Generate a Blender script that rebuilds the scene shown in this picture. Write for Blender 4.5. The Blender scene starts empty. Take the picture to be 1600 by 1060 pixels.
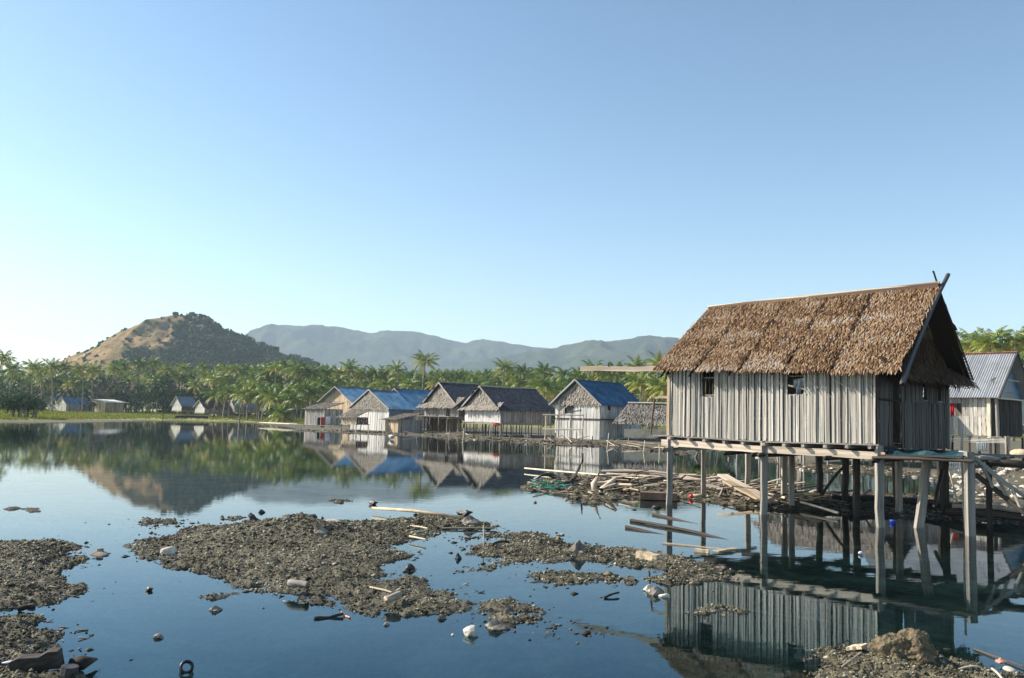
import bpy, math, random
import numpy as np
from mathutils import Vector, Matrix, noise

random.seed(7); RNG = np.random.default_rng(11)
PI = math.pi
SC = bpy.context.scene
COL = SC.collection

# ------------------------------------------------------------------ camera, sky, sun, exposure
FPX, EYE = 1390.0, 2.2
PITCH, ROLL = math.radians(5.11), math.radians(1.49)
_r0 = Vector((1, 0, 0)); _f = Vector((0, math.cos(PITCH), math.sin(PITCH))); _u0 = Vector((0, -math.sin(PITCH), math.cos(PITCH)))
CR = _r0 * math.cos(ROLL) + _u0 * math.sin(ROLL)
CU = _u0 * math.cos(ROLL) - _r0 * math.sin(ROLL)
cam = bpy.data.cameras.new('camera'); camo = bpy.data.objects.new('camera', cam); COL.objects.link(camo)
cam.sensor_width = 36; cam.lens = 36 * FPX / 1600; cam.clip_start = 0.1; cam.clip_end = 20000
m = Matrix((CR, CU, -_f)).transposed().to_4x4(); m.translation = (0, 0, EYE); camo.matrix_world = m
SC.camera = camo

SUNDIR = Vector((-1.48, 0.31, 0.98)).normalized()          # towards the sun
SUN_EL = math.asin(SUNDIR.z); SUN_AZ = math.atan2(-SUNDIR.x, SUNDIR.y)
world = bpy.data.worlds.new('World'); SC.world = world; world.use_nodes = True
wn = world.node_tree.nodes; wl = world.node_tree.links
bg = wn['Background']; sky = wn.new('ShaderNodeTexSky'); sky.sky_type = 'NISHITA'; sky.sun_disc = False
sky.sun_elevation = SUN_EL; sky.sun_rotation = -SUN_AZ; sky.altitude = 0
sky.air_density = 1.0; sky.dust_density = 0.5; sky.ozone_density = 1.0
gam = wn.new('ShaderNodeGamma'); gam.inputs[1].default_value = 1.22; wl.new(sky.outputs[0], gam.inputs[0]); hsv = wn.new('ShaderNodeHueSaturation'); hsv.inputs['Hue'].default_value = .492; wl.new(gam.outputs[0], hsv.inputs['Color']); wl.new(hsv.outputs[0], bg.inputs[0]); bg.inputs[1].default_value = 0.075
sl = bpy.data.lights.new('sun', 'SUN'); sl.energy = 5.0; sl.angle = math.radians(0.5); sl.color = (1, 0.93, 0.82)
so = bpy.data.objects.new('sun', sl); COL.objects.link(so); so.rotation_euler = (-SUNDIR).to_track_quat('-Z', 'Y').to_euler()
SC.view_settings.view_transform = 'Standard'; SC.view_settings.look = 'None'
SC.view_settings.exposure = 0.88; SC.view_settings.gamma = 1; SC.view_settings.use_curve_mapping = False
SC.cycles.max_bounces = 8; SC.cycles.transparent_max_bounces = 16; SC.cycles.volume_bounces = 0

# ------------------------------------------------------------------ helpers: pixel of the photograph (1600 wide) to a place
def ray(px, py):
    return _f + CR * ((px - 800) / FPX) + CU * ((530 - py) / FPX)
def G(px, py, z=0.0):
    d = ray(px, py); t = (z - EYE) / d.z
    return Vector((d.x * t, d.y * t, z))
def AT(px, py, Y):
    d = ray(px, py); t = Y / d.y
    return Vector((d.x * t, Y, EYE + d.z * t))
def ZAT(px, py, Y): return AT(px, py, Y).z
def solve_t(C, g, px):                                       # distance along g from C at which the picture column is px
    C = Vector((C.x, C.y, C.z - EYE)); k = (px - 800) / FPX
    return (k * C.dot(_f) - C.dot(CR)) / (g.dot(CR) - k * g.dot(_f))

def tag(o, label=None, cat=None, group=None, kind=None):
    if label: o['label'] = label
    if cat: o['category'] = cat
    if group: o['group'] = group
    if kind: o['kind'] = kind
    return o
def empty(name, loc=(0, 0, 0), parent=None):
    o = bpy.data.objects.new(name, None); COL.objects.link(o); o.empty_display_size = 0.2
    if parent is None: o.location = loc
    else: o.parent = parent
    return o
def mobj(name, me, parent=None, M=None, L=None):
    o = bpy.data.objects.new(name, me); COL.objects.link(o)
    if parent is not None: o.parent = parent
    if M is not None:
        o.matrix_basis = (Matrix.Translation(-L) @ M) if (parent is not None and L is not None) else M
    elif parent is not None and L is not None: o.location = -L
    return o

def fastmesh(name, V, F, mat, tint=None, smooth=False, cols=None):
    V = np.asarray(V, dtype=np.float32); F = np.asarray(F, dtype=np.int32)
    me = bpy.data.meshes.new(name); n = F.shape[1]
    me.vertices.add(len(V)); me.vertices.foreach_set('co', V.ravel())
    me.loops.add(F.size); me.loops.foreach_set('vertex_index', F.ravel())
    me.polygons.add(len(F)); me.polygons.foreach_set('loop_start', np.arange(0, F.size, n, dtype=np.int32))
    if smooth: me.polygons.foreach_set('use_smooth', np.ones(len(F), dtype=bool))
    me.update(calc_edges=True)
    if tint is not None:
        a = me.attributes.new('tint', 'FLOAT', 'FACE'); a.data.foreach_set('value', np.asarray(tint, dtype=np.float32))
    if cols is not None:
        a = me.attributes.new('cover', 'FLOAT_COLOR', 'POINT'); a.data.foreach_set('color', np.asarray(cols, dtype=np.float32).ravel())
    me.materials.append(mat)
    return me

class MB:
    def __init__(s): s.v = []; s.f = []; s.t = []
    def add(s, vs, fs, t=0.5):
        b = len(s.v); s.v += [tuple(v) for v in vs]
        for f in fs: s.f.append([i + b for i in f]); s.t.append(t)
    def boxm(s, M, t=0.5):
        vs = [M @ Vector((x, y, z)) for z in (0, 1) for y in (-.5, .5) for x in (-.5, .5)]
        s.add(vs, [(0, 2, 3, 1), (4, 5, 7, 6), (0, 1, 5, 4), (2, 6, 7, 3), (0, 4, 6, 2), (1, 3, 7, 5)], t)
    def beam(s, p0, p1, w, h, t=0.5, wd=None): s.boxm(frame(p0, p1, w, h, wd), t)
    def tube(s, pts, rs, n=7, t=0.5, cap=True):
        b = len(s.v); pts = [Vector(p) for p in pts]
        for i, p in enumerate(pts):
            d = (pts[min(i + 1, len(pts) - 1)] - pts[max(i - 1, 0)]).normalized()
            a = d.cross(Vector((0.3, 0.1, 1)) if abs(d.z) < .9 else Vector((1, 0, 0))).normalized(); c = d.cross(a)
            for k in range(n):
                q = 2 * PI * k / n; s.v.append(tuple(p + (a * math.cos(q) + c * math.sin(q)) * rs[i]))
        for i in range(len(pts) - 1):
            for k in range(n):
                s.f.append([b + i * n + k, b + i * n + (k + 1) % n, b + (i + 1) * n + (k + 1) % n, b + (i + 1) * n + k]); s.t.append(t)
        if cap:
            s.f.append([b + k for k in range(n)][::-1]); s.t.append(t)
            s.f.append([b + (len(pts) - 1) * n + k for k in range(n)]); s.t.append(t)
    def mesh(s, name, mat, smooth=False):
        me = bpy.data.meshes.new(name); me.from_pydata(s.v, [], s.f)
        a = me.attributes.new('tint', 'FLOAT', 'FACE'); a.data.foreach_set('value', s.t)
        if smooth: me.polygons.foreach_set('use_smooth', [True] * len(s.f))
        me.materials.append(mat); me.update(); return me
    def build(s, name, mat, parent=None, L=None, smooth=False):
        return mobj(name, s.mesh(name, mat, smooth), parent, None, L)

def frame(p0, p1, w, h, wd=None):
    p0 = Vector(p0); p1 = Vector(p1); z = p1 - p0; zl = z.length or 1e-6; zn = z / zl
    if wd is None: wd = Vector((0, 0, 1)).cross(zn) if abs(zn.z) < .95 else Vector((1, 0, 0))
    x = (Vector(wd) - zn * Vector(wd).dot(zn)).normalized(); y = zn.cross(x)
    M = Matrix((x * w, y * h, z)).transposed().to_4x4(); M.translation = p0
    return M

# ------------------------------------------------------------------ numpy noise
_P = RNG.random((256, 256)).astype(np.float32)
def vnoise(x, y):
    xi = np.floor(x).astype(int); yi = np.floor(y).astype(int); fx = x - xi; fy = y - yi
    fx = fx * fx * (3 - 2 * fx); fy = fy * fy * (3 - 2 * fy); x0 = xi & 255; x1 = (xi + 1) & 255; y0 = yi & 255; y1 = (yi + 1) & 255
    return (_P[y0, x0] * (1 - fx) + _P[y0, x1] * fx) * (1 - fy) + (_P[y1, x0] * (1 - fx) + _P[y1, x1] * fx) * fy
def fbm(x, y, o=4, g=0.5):
    s = 0; a = 1; n = 0
    for i in range(o): s = s + a * vnoise(x * 2 ** i + 17.3 * i, y * 2 ** i + 5.1 * i); n += a; a *= g
    return s / n

# ------------------------------------------------------------------ materials
def nmat(name):
    m = bpy.data.materials.new(name); m.use_nodes = True; nt = m.node_tree
    return m, nt.nodes, nt.links, nt.nodes['Principled BSDF']
def ramp(N, stops):
    r = N.new('ShaderNodeValToRGB'); e = r.color_ramp.elements
    while len(e) > 1: e.remove(e[0])
    e[0].position = stops[0][0]; e[0].color = (*stops[0][1], 1)
    for p, c in stops[1:]: q = e.new(p); q.color = (*c, 1)
    return r
def noise_n(N, Lk, vec, scale, detail=4, rough=.6):
    n = N.new('ShaderNodeTexNoise'); n.inputs['Scale'].default_value = scale; n.inputs['Detail'].default_value = detail
    n.inputs['Roughness'].default_value = rough; Lk.new(vec, n.inputs['Vector']); return n
def mathn(N, Lk, op, a, b=None, c=None):
    n = N.new('ShaderNodeMath'); n.operation = op
    for i, v in enumerate((a, b, c)):
        if v is None: continue
        if isinstance(v, (int, float)): n.inputs[i].default_value = v
        else: Lk.new(v, n.inputs[i])
    return n.outputs[0]
def mixc(N, Lk, fac, a, b, mode='MIX'):
    n = N.new('ShaderNodeMix'); n.data_type = 'RGBA'; n.blend_type = mode
    if isinstance(fac, (int, float)): n.inputs[0].default_value = fac
    else: Lk.new(fac, n.inputs[0])
    for i, v in ((6, a), (7, b)):
        if isinstance(v, tuple): n.inputs[i].default_value = (*v, 1)
        else: Lk.new(v, n.inputs[i])
    return n.outputs[2]
def bump(N, Lk, h, s, d, B):
    b = N.new('ShaderNodeBump'); b.inputs['Strength'].default_value = s; b.inputs['Distance'].default_value = d
    Lk.new(h, b.inputs['Height']); Lk.new(b.outputs[0], B.inputs['Normal'])

def wood(name, c1, c2, c3, scale=(9, 9, 1.1), rough=.85, vary=.35, pos=False, bs=.5):
    m, N, Lk, B = nmat(name)
    tc = N.new('ShaderNodeTexCoord'); geo = N.new('ShaderNodeNewGeometry'); oi = N.new('ShaderNodeObjectInfo')
    mp = N.new('ShaderNodeMapping'); mp.inputs['Scale'].default_value = scale
    Lk.new(geo.outputs['Position'] if pos else tc.outputs['Object'], mp.inputs['Vector'])
    off = N.new('ShaderNodeVectorMath'); off.operation = 'ADD'; Lk.new(mp.outputs[0], off.inputs[0])
    Lk.new(mathn(N, Lk, 'MULTIPLY', oi.outputs['Random'], 90.0), off.inputs[1])
    n1 = noise_n(N, Lk, off.outputs[0], 1.0, 6, .65)
    r = ramp(N, [(.3, c1), (.5, c2), (.72, c3)]); Lk.new(n1.outputs[0], r.inputs[0])
    at = N.new('ShaderNodeAttribute'); at.attribute_name = 'tint'
    v = mathn(N, Lk, 'MULTIPLY_ADD', oi.outputs['Random'], vary * 2, 1 - vary)
    hs = N.new('ShaderNodeHueSaturation'); Lk.new(r.outputs[0], hs.inputs['Color']); Lk.new(v, hs.inputs['Value'])
    Lk.new(hs.outputs[0], B.inputs['Base Color']); B.inputs['Roughness'].default_value = rough
    B.inputs['Specular IOR Level'].default_value = .25
    bump(N, Lk, n1.outputs[0], bs, .02, B)
    return m
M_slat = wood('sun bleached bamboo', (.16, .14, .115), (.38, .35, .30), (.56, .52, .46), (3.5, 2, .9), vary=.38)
M_sidew = wood('shade darkened plank', (.05, .042, .036), (.115, .10, .085), (.19, .17, .15), (3, 3, .9), vary=.3)  # side wall copy of the planks, its shade put into the colour
M_plank = wood('grey weathered plank', (.14, .12, .10), (.29, .265, .235), (.40, .37, .33), (3, 3, .9), vary=.28)
M_white = wood('limewashed board', (.30, .28, .25), (.50, .48, .44), (.62, .60, .56), (2, 2, .8), vary=.18)
M_tan = wood('tan board', (.28, .20, .12), (.45, .34, .22), (.58, .47, .33), (3, 3, .9), vary=.22)
M_brown = wood('brown board', (.07, .045, .03), (.14, .09, .06), (.20, .14, .10), (3, 3, .9), vary=.3)
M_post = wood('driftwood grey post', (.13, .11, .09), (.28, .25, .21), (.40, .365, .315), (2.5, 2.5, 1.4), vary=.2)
M_dark = wood('dark wet and shaded timber', (.018, .014, .011), (.045, .036, .028), (.09, .075, .06), (2.5, 2.5, 1.4), vary=.3)  # wet timber, and parts whose shade is put into the colour
M_drift = wood('pale driftwood', (.22, .17, .12), (.42, .34, .26), (.60, .52, .42), (3, 3, 1.2), vary=.35)
M_bamboo = wood('dry bamboo', (.36, .29, .18), (.58, .50, .36), (.70, .62, .48), (2, 2, 2), vary=.2)
M_rake = wood('grey blue pole', (.04, .038, .037), (.085, .08, .077), (.15, .145, .14), (2.5, 2.5, 1.4), vary=.1)

def tinted(name, stops, rough=.9, objvar=.0, bscale=None, spec=.2, transl=0):
    m, N, Lk, B = nmat(name)
    at = N.new('ShaderNodeAttribute'); at.attribute_name = 'tint'; oi = N.new('ShaderNodeObjectInfo')
    r = ramp(N, stops); Lk.new(at.outputs['Fac'], r.inputs[0])
    hs = N.new('ShaderNodeHueSaturation'); Lk.new(r.outputs[0], hs.inputs['Color'])
    Lk.new(mathn(N, Lk, 'MULTIPLY_ADD', oi.outputs['Random'], objvar * 2, 1 - objvar), hs.inputs['Value'])
    geo = N.new('ShaderNodeNewGeometry')
    if objvar: Lk.new(mathn(N, Lk, 'MULTIPLY_ADD', oi.outputs['Random'], -.05, .515), hs.inputs['Hue'])
    Lk.new(hs.outputs[0], B.inputs['Base Color']); B.inputs['Roughness'].default_value = rough; B.inputs['Specular IOR Level'].default_value = spec
    if bscale: bump(N, Lk, noise_n(N, Lk, geo.outputs['Position'], bscale, 3).outputs[0], .5, .02, B)
    if transl:
        tr = N.new('ShaderNodeBsdfTranslucent'); Lk.new(hs.outputs[0], tr.inputs[0]); mx = N.new('ShaderNodeMixShader'); mx.inputs[0].default_value = transl
        Lk.new(B.outputs[0], mx.inputs[1]); Lk.new(tr.outputs[0], mx.inputs[2]); Lk.new(mx.outputs[0], N['Material Output'].inputs[0])
    return m
M_thatch = tinted('brown nipa thatch', [(0, (.018, .011, .007)), (.2, (.06, .03, .014)), (.38, (.135, .075, .036)), (.55, (.225, .135, .070)), (.72, (.35, .24, .145)), (.86, (.24, .205, .175)), (1, (.34, .31, .28))], .9)
M_gthatch = tinted('grey thatch', [(0, (.05, .042, .036)), (.3, (.16, .135, .11)), (.6, (.29, .255, .21)), (1, (.48, .44, .38))], .95)
M_dthatch = tinted('dark slate thatch', [(0, (.02, .022, .03)), (.4, (.05, .055, .07)), (.8, (.09, .10, .12)), (1, (.17, .17, .17))], .95)
M_palm = tinted('palm leaf', [(0, (.018, .05, .010)), (.3, (.07, .14, .02)), (.55, (.19, .26, .03)), (.8, (.38, .37, .06)), (1, (.32, .22, .10))], .5, .25, spec=.45, transl=.32)
M_leaf = tinted('broad leaf', [(0, (.012, .03, .010)), (.5, (.045, .095, .022)), (.8, (.11, .18, .035)), (1, (.2, .23, .06))], .7, .2, transl=.2)
M_hillleaf = tinted('hill shrub leaf', [(0, (.012, .032, .008)), (.5, (.035, .075, .016)), (.85, (.09, .13, .03)), (1, (.15, .15, .06))], .8, .1, transl=.1)
M_bark = wood('palm bark', (.10, .085, .07), (.20, .175, .15), (.30, .27, .23), (3, 3, 14), vary=.25)
M_twig = wood('bare grey branch', (.10, .085, .07), (.20, .17, .15), (.28, .25, .22), (3, 3, 3), vary=.2)
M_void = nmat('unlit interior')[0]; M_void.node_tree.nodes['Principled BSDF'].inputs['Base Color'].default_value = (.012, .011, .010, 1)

def plain(name, col, rough=.7, spec=.3, var=.12, scale=6, metallic=0, rust=None, bs=.2):
    m, N, Lk, B = nmat(name); geo = N.new('ShaderNodeNewGeometry'); oi = N.new('ShaderNodeObjectInfo')
    n = noise_n(N, Lk, geo.outputs['Position'], scale, 5)
    lo = tuple(c * (1 - var * 2) for c in col); hi = tuple(min(1, c * (1 + var * 2)) for c in col)
    r = ramp(N, [(.3, lo), (.7, hi)]); Lk.new(n.outputs[0], r.inputs[0]); c = r.outputs[0]
    if rust:
        n2 = noise_n(N, Lk, geo.outputs['Position'], scale * .35, 6, .7); r2 = ramp(N, [(rust[1], (0, 0, 0)), (rust[1] + .12, (1, 1, 1))]); Lk.new(n2.outputs[0], r2.inputs[0])
        c = mixc(N, Lk, r2.outputs[0], c, rust[0])
    hs = N.new('ShaderNodeHueSaturation'); Lk.new(c, hs.inputs['Color']); Lk.new(mathn(N, Lk, 'MULTIPLY_ADD', oi.outputs['Random'], var, 1 - var / 2), hs.inputs['Value'])
    Lk.new(hs.outputs[0], B.inputs['Base Color']); B.inputs['Roughness'].default_value = rough; B.inputs['Specular IOR Level'].default_value = spec; B.inputs['Metallic'].default_value = metallic
    bump(N, Lk, n.outputs[0], bs, .03, B); return m
M_blue = plain('blue painted iron sheet', (.07, .18, .30), .38, .5, .25, 1.2, 0, ((.20, .26, .31), .52))
M_deep = plain('deep blue iron sheet', (.016, .085, .17), .35, .5, .28, 1.2, 0, ((.06, .15, .23), .50))
M_zinc = plain('bare corrugated iron', (.42, .42, .42), .5, .35, .1, 1.0, .15, ((.34, .33, .33), .62))
M_grey = plain('grey iron sheet', (.17, .21, .26), .5, .4, .12, 1.0)
M_red = plain('maroon iron sheet', (.07, .03, .03), .6, .3, .15, 1.0)
M_rust = plain('rusty ridge cap', (.32, .12, .05), .8, .2, .25, 5)
M_pale = plain('pale iron roof', (.66, .64, .58), .5, .3, .06, 1)
M_teal = plain('teal tarpaulin', (.006, .045, .06), .5, .4, .2, 3)  # base colour darkened for the partial shade on the deck
M_rock = plain('grey brown stone', (.20, .175, .145), .85, .25, .3, 9, bs=.8)
M_prock = plain('pale rubble stone', (.50, .45, .37), .85, .25, .22, 7, bs=.6)
M_drock = plain('dark wet and shaded stone', (.035, .030, .026), .5, .5, .3, 9, bs=.8)  # wet stones, and the corner stump with shade in its colour
M_clothr = plain('red cloth', (.50, .015, .03), .9, .1, .12, 8)
M_clothr2 = plain('washed red cloth', (.40, .05, .04), .9, .1, .12, 8)
M_clothw = plain('pale cloth', (.60, .60, .62), .9, .1, .1, 8)
M_clothd = plain('navy cloth', (.03, .035, .06), .9, .1, .1, 8)
M_clothg = plain('grey cloth', (.33, .36, .36), .9, .1, .25, 14)
M_bluep = plain('blue plastic', (.03, .07, .40), .4, .5, .1, 8)
M_redp = plain('red plastic', (.62, .03, .03), .4, .5, .1, 8)
M_net = plain('green fishing net', (.05, .26, .18), .7, .3, .2, 12)
M_slab = plain('cracked tan slab', (.52, .42, .28), .85, .2, .15, 14, bs=.6)
M_plaster = plain('pink plaster', (.52, .34, .28), .85, .2, .15, 3)
M_rubber = plain('black rubber', (.012, .012, .013), .45, .5, .1, 8)
M_pink = plain('pinkish shell', (.62, .30, .22), .6, .3, .15, 20)
M_clod = tinted('mud and gravel', [(0, (.018, .016, .010)), (.35, (.068, .060, .038)), (.65, (.155, .138, .088)), (.9, (.33, .30, .21)), (1, (.50, .47, .40))], .8, bscale=60)
M_litter = tinted('shore litter', [(0, (.02, .015, .010)), (.5, (.09, .068, .045)), (.8, (.26, .205, .145)), (.95, (.45, .40, .33)), (1, (.10, .25, .30))], .85)
M_grass = tinted('meadow grass', [(0, (.12, .15, .02)), (.5, (.26, .28, .045)), (1, (.42, .38, .10))], .9, transl=.2)

# ------------------------------------------------------------------ unit meshes shared by boards, poles, sheets, stones
def unit_board(k, mat):
    rg = random.Random(k); mb = MB(); n = 5; V = []
    for i in range(n + 1):
        z = i / n; dx = rg.uniform(-.07, .07); w = rg.uniform(.43, .5); dy = rg.uniform(-.15, .15) if 0 < i < n else 0
        ze = z + (rg.uniform(-.006, .006) if i in (0, n) else 0)
        V += [(-w + dx, -.5 + dy, ze), (w + dx, -.5 + dy, ze + rg.uniform(-.006, .006)), (w + dx, .5 + dy, ze), (-w + dx, .5 + dy, ze)]
    F = [(3, 2, 1, 0), (n * 4, n * 4 + 1, n * 4 + 2, n * 4 + 3)]
    for i in range(n):
        b = i * 4
        for j in range(4): F.append((b + j, b + (j + 1) % 4, b + 4 + (j + 1) % 4, b + 4 + j))
    mb.add(V, F, .5); return mb.mesh('board', mat)
def unit_log(k, mat, bend=.5, taper=.15, n=8):
    rg = random.Random(k); mb = MB(); pts = []; rs = []; bx, by = rg.uniform(-bend, bend), rg.uniform(-bend, bend)
    for i in range(7):
        z = i / 6; s = math.sin(PI * z)
        pts.append((bx * s + rg.uniform(-.06, .06), by * s + rg.uniform(-.06, .06), z)); rs.append(.5 * (1 - taper * z) * rg.uniform(.88, 1.1))
    b = 0
    for i, p in enumerate(pts):
        for q in range(n):
            a = 2 * PI * q / n; mb.v.append((p[0] + math.cos(a) * rs[i], p[1] + math.sin(a) * rs[i], p[2]))
    for i in range(6):
        for q in range(n): mb.f.append([i * n + q, i * n + (q + 1) % n, (i + 1) * n + (q + 1) % n, (i + 1) * n + q]); mb.t.append(.5)
    mb.f.append(list(range(n))[::-1]); mb.t.append(.5); mb.f.append([6 * n + q for q in range(n)]); mb.t.append(.5)
    return mb.mesh('pole', mat, True)
def unit_sheet(ribs, mat):
    V = []; F = []; n = ribs * 4
    for i in range(n + 1):
        h = math.sin(i / n * ribs * 2 * PI) * (.012 if ribs > 6 else .03)
        V += [(i / n, 0, h), (i / n, 1, h)]
    for i in range(n): F.append((2 * i, 2 * i + 2, 2 * i + 3, 2 * i + 1))
    mb = MB(); mb.add(V, F); return mb.mesh('roof_sheet', mat)
_cache = {}
def UB(mat):
    key = ('b', mat.name)
    if key not in _cache: _cache[key] = [unit_board(k, mat) for k in range(7)]
    return random.choice(_cache[key])
def UL(mat, bend=.5):
    key = ('l', mat.name, bend)
    if key not in _cache: _cache[key] = [unit_log(k, mat, bend) for k in range(6)]
    return random.choice(_cache[key])
def US(mat, ribs=9):
    key = ('s', mat.name, ribs)
    if key not in _cache: _cache[key] = unit_sheet(ribs, mat)
    return _cache[key]
def board(name, p0, p1, w, t, mat, parent=None, L=None, wd=None):
    return mobj(name, UB(mat), parent, frame(p0, p1, w, t, wd), L)
def pole(name, p0, p1, d, mat, parent=None, L=None, d2=None, bend=.5):
    return mobj(name, UL(mat, bend), parent, frame(p0, p1, d, d2 or d), L)
def rock_mesh(k, mat, rough=.35, flat=.6, sub=2, sharp=False):
    key = ('r', k, mat.name, rough, flat)
    if key in _cache: return _cache[key]
    import bmesh
    bm = bmesh.new(); bmesh.ops.create_icosphere(bm, subdivisions=sub, radius=.5); rg = random.Random(k); o = Vector((rg.uniform(0, 50), rg.uniform(0, 50), 3))
    for v in bm.verts:
        d = 1 + rough * (noise.noise(v.co * 2.2 + o) + .5 * noise.noise(v.co * 5 + o)); v.co = v.co * d; v.co.z *= flat
    me = bpy.data.meshes.new('stone'); bm.to_mesh(me); bm.free(); me.materials.append(mat)
    if not sharp: me.polygons.foreach_set('use_smooth', [True] * len(me.polygons))
    _cache[key] = me; return me
def rock(name, p, s, mat, label=None, cat=None, group=None, k=None, rz=None, flat=.7, rough=.4, parent=None, L=None, sharp=False, sz=None):
    k = random.randrange(6) if k is None else k
    M = Matrix.Translation(p) @ Matrix.Rotation(random.uniform(0, 6.28) if rz is None else rz, 4, 'Z') @ Matrix.Diagonal((s[0], s[1], s[2], 1))
    return tag(mobj(name, rock_mesh(k, mat, rough, flat, 2, sharp), parent, M, L), label, cat, group)

# ------------------------------------------------------------------ the ground: one sheet
def polyw(pts): return np.array([[*G(px, py).xy] for px, py in pts])
ISLES = {
 'A': [(200,853),(215,848),(250,842),(312,829),(362,820),(400,814),(440,812),(500,819),(530,816),(560,814),(600,814),(635,810),(660,805),(690,806),(710,809),(735,814),(762,817),(772,826),(750,829),(720,827),(690,826),(677,836),(650,843),(628,849),(625,858),(640,867),(628,873),(615,877),(606,887),(615,893),(600,900),(580,905),(590,909),(610,906),(635,905),(660,910),(677,918),(700,918),(725,917),(722,924),(697,931),(720,937),(747,939),(785,940),(820,945),(855,951),(850,958),(835,965),(815,972),(797,977),(775,972),(760,969),(747,962),(720,960),(697,962),(672,957),(650,960),(635,962),(610,959),(585,960),(560,955),(547,955),(515,950),(485,944),(455,940),(425,931),(415,923),(400,918),(380,916),(350,908),(325,901),(290,890),(262,877),(235,873),(215,869)],
 'A2': [(312,931),(350,925),(385,923),(412,921),(430,925),(412,927),(370,930)],
 'A3': [(220,821),(226,812),(240,814),(265,812),(292,814),(285,818),(262,820),(240,823)],
 'A4': [(277,830),(300,824),(332,823),(340,827),(310,830)],
 'A5': [(440,812),(458,806),(478,804),(494,812),(480,818)],
 'A6': [(512,783),(530,780),(548,784),(530,787)], 'A7': [(348,809),(360,806),(372,809),(362,812)],
 'B': [(731,858),(733,852),(745,850),(765,850),(783,847),(776,842),(789,835),(812,833),(835,832),(852,834),(866,838),(887,848),(918,850),(949,857),(975,857),(1000,861),(1025,866),(1050,869),(1075,872),(1100,878),(1125,884),(1142,893),(1130,903),(1107,911),(1075,912),(1045,910),(1036,900),(1030,893),(1010,890),(985,888),(958,882),(930,880),(897,877),(880,880),(853,881),(830,879),(808,881),(790,884),(775,887),(758,893),(725,893),(741,886),(768,877),(783,872),(760,869),(745,866)],
 'C': [(816,905),(822,901),(841,897),(865,894),(887,893),(905,895),(920,894),(940,898),(955,902),(949,910),(930,916),(905,915),(876,916),(858,913),(841,911)],
 'C2': [(974,907),(985,904),(1000,907),(990,911)], 'C3': [(1000,904),(1022,902),(1046,905),(1040,912),(1018,909)],
 'D': [(850,984),(866,976),(880,978),(897,979),(900,986),(880,983),(866,986)],
 'E': [(702,841),(722,839),(745,836),(779,833),(775,840),(750,843),(722,843)],
 'F': [(1092,955),(1105,950),(1125,950),(1146,958),(1140,963),(1115,962),(1098,961)],
 'L1': [(-120,840),(0,847),(30,846),(60,845),(90,844),(110,849),(130,853),(128,858),(113,868),(131,880),(115,885),(104,889),(85,891),(74,889),(45,892),(22,896),(60,896),(85,897),(98,903),(120,912),(150,918),(155,922),(146,929),(120,934),(96,940),(75,944),(55,948),(25,948),(0,950),(-120,950)],
 'L2': [(-120,958),(0,961),(35,961),(66,964),(72,975),(80,985),(93,996),(84,1012),(68,1024),(52,1032),(20,1035),(0,1038),(30,1044),(85,1046),(112,1052),(118,1085),(-120,1110)],
 'M': [(1282,1030),(1300,1016),(1320,1010),(1362,1014),(1390,1012),(1437,1010),(1455,1024),(1500,1034),(1550,1040),(1600,1052),(1680,1066),(1700,1120),(1250,1120),(1262,1060)],
 'N': [(812,764),(822,754),(850,750),(890,746),(930,744),(970,741),(1010,740),(1060,742),(1110,744),(1150,750),(1190,757),(1240,770),(1300,774),(1400,774),(1460,776),(1500,786),(1600,800),(1800,822),(1800,838),(1600,820),(1500,812),(1450,811),(1400,808),(1350,805),(1312,802),(1250,799),(1190,796),(1150,790),(1107,786),(1070,779),(1020,781),(990,777),(965,781),(945,788),(915,789),(898,779),(880,772),(850,768),(825,768)],
 'P1': [(5,797),(20,793),(45,794),(70,795),(66,799),(35,800)],
}
SHORE = [(-600,650),(-200,655),(0,660),(60,661),(150,660),(260,657.5),(330,658),(400,662),(450,668),(470,674),(520,676),(560,678),(600,680),(660,683),(700,686),(760,689),(800,692),(860,696),(940,698),(1000,703),(1040,708),(1070,712),(1110,704),(1150,706),(1200,722),(1260,736),(1330,740),(1400,742),(1450,747),(1480,762),(1500,779),(1600,790),(1750,800)]
POLYS = {k: polyw(v) for k, v in ISLES.items()}
_s = polyw(SHORE)
POLYS['land'] = np.vstack([[[-9000, _s[0][1] + 30]], _s, [[60, 22], [9000, 22], [9000, 9000], [-9000, 9000]]])
def sdf(P, poly):                                            # positive inside
    d2 = np.full(len(P), 1e18); ins = np.zeros(len(P), bool); n = len(poly)
    for i in range(n):
        a = poly[i]; b = poly[(i + 1) % n]; ab = b - a; t = np.clip(((P - a) @ ab) / max(ab @ ab, 1e-9), 0, 1)
        q = P - (a + t[:, None] * ab); d2 = np.minimum(d2, (q * q).sum(1))
        c = (a[1] > P[:, 1]) != (b[1] > P[:, 1])
        if c.any():
            xi = a[0] + (P[:, 1] - a[1]) * ab[0] / (ab[1] if ab[1] != 0 else 1e-9); ins ^= c & (P[:, 0] < xi)
    d = np.sqrt(d2); return np.where(ins, d, -d)
AMP = {'A': (.085, .07), 'N': (.14, .12), 'M': (.10, .12), 'land': (.75, .035), 'L1': (.07, .07), 'L2': (.08, .08), 'B': (.05, .06)}
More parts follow.
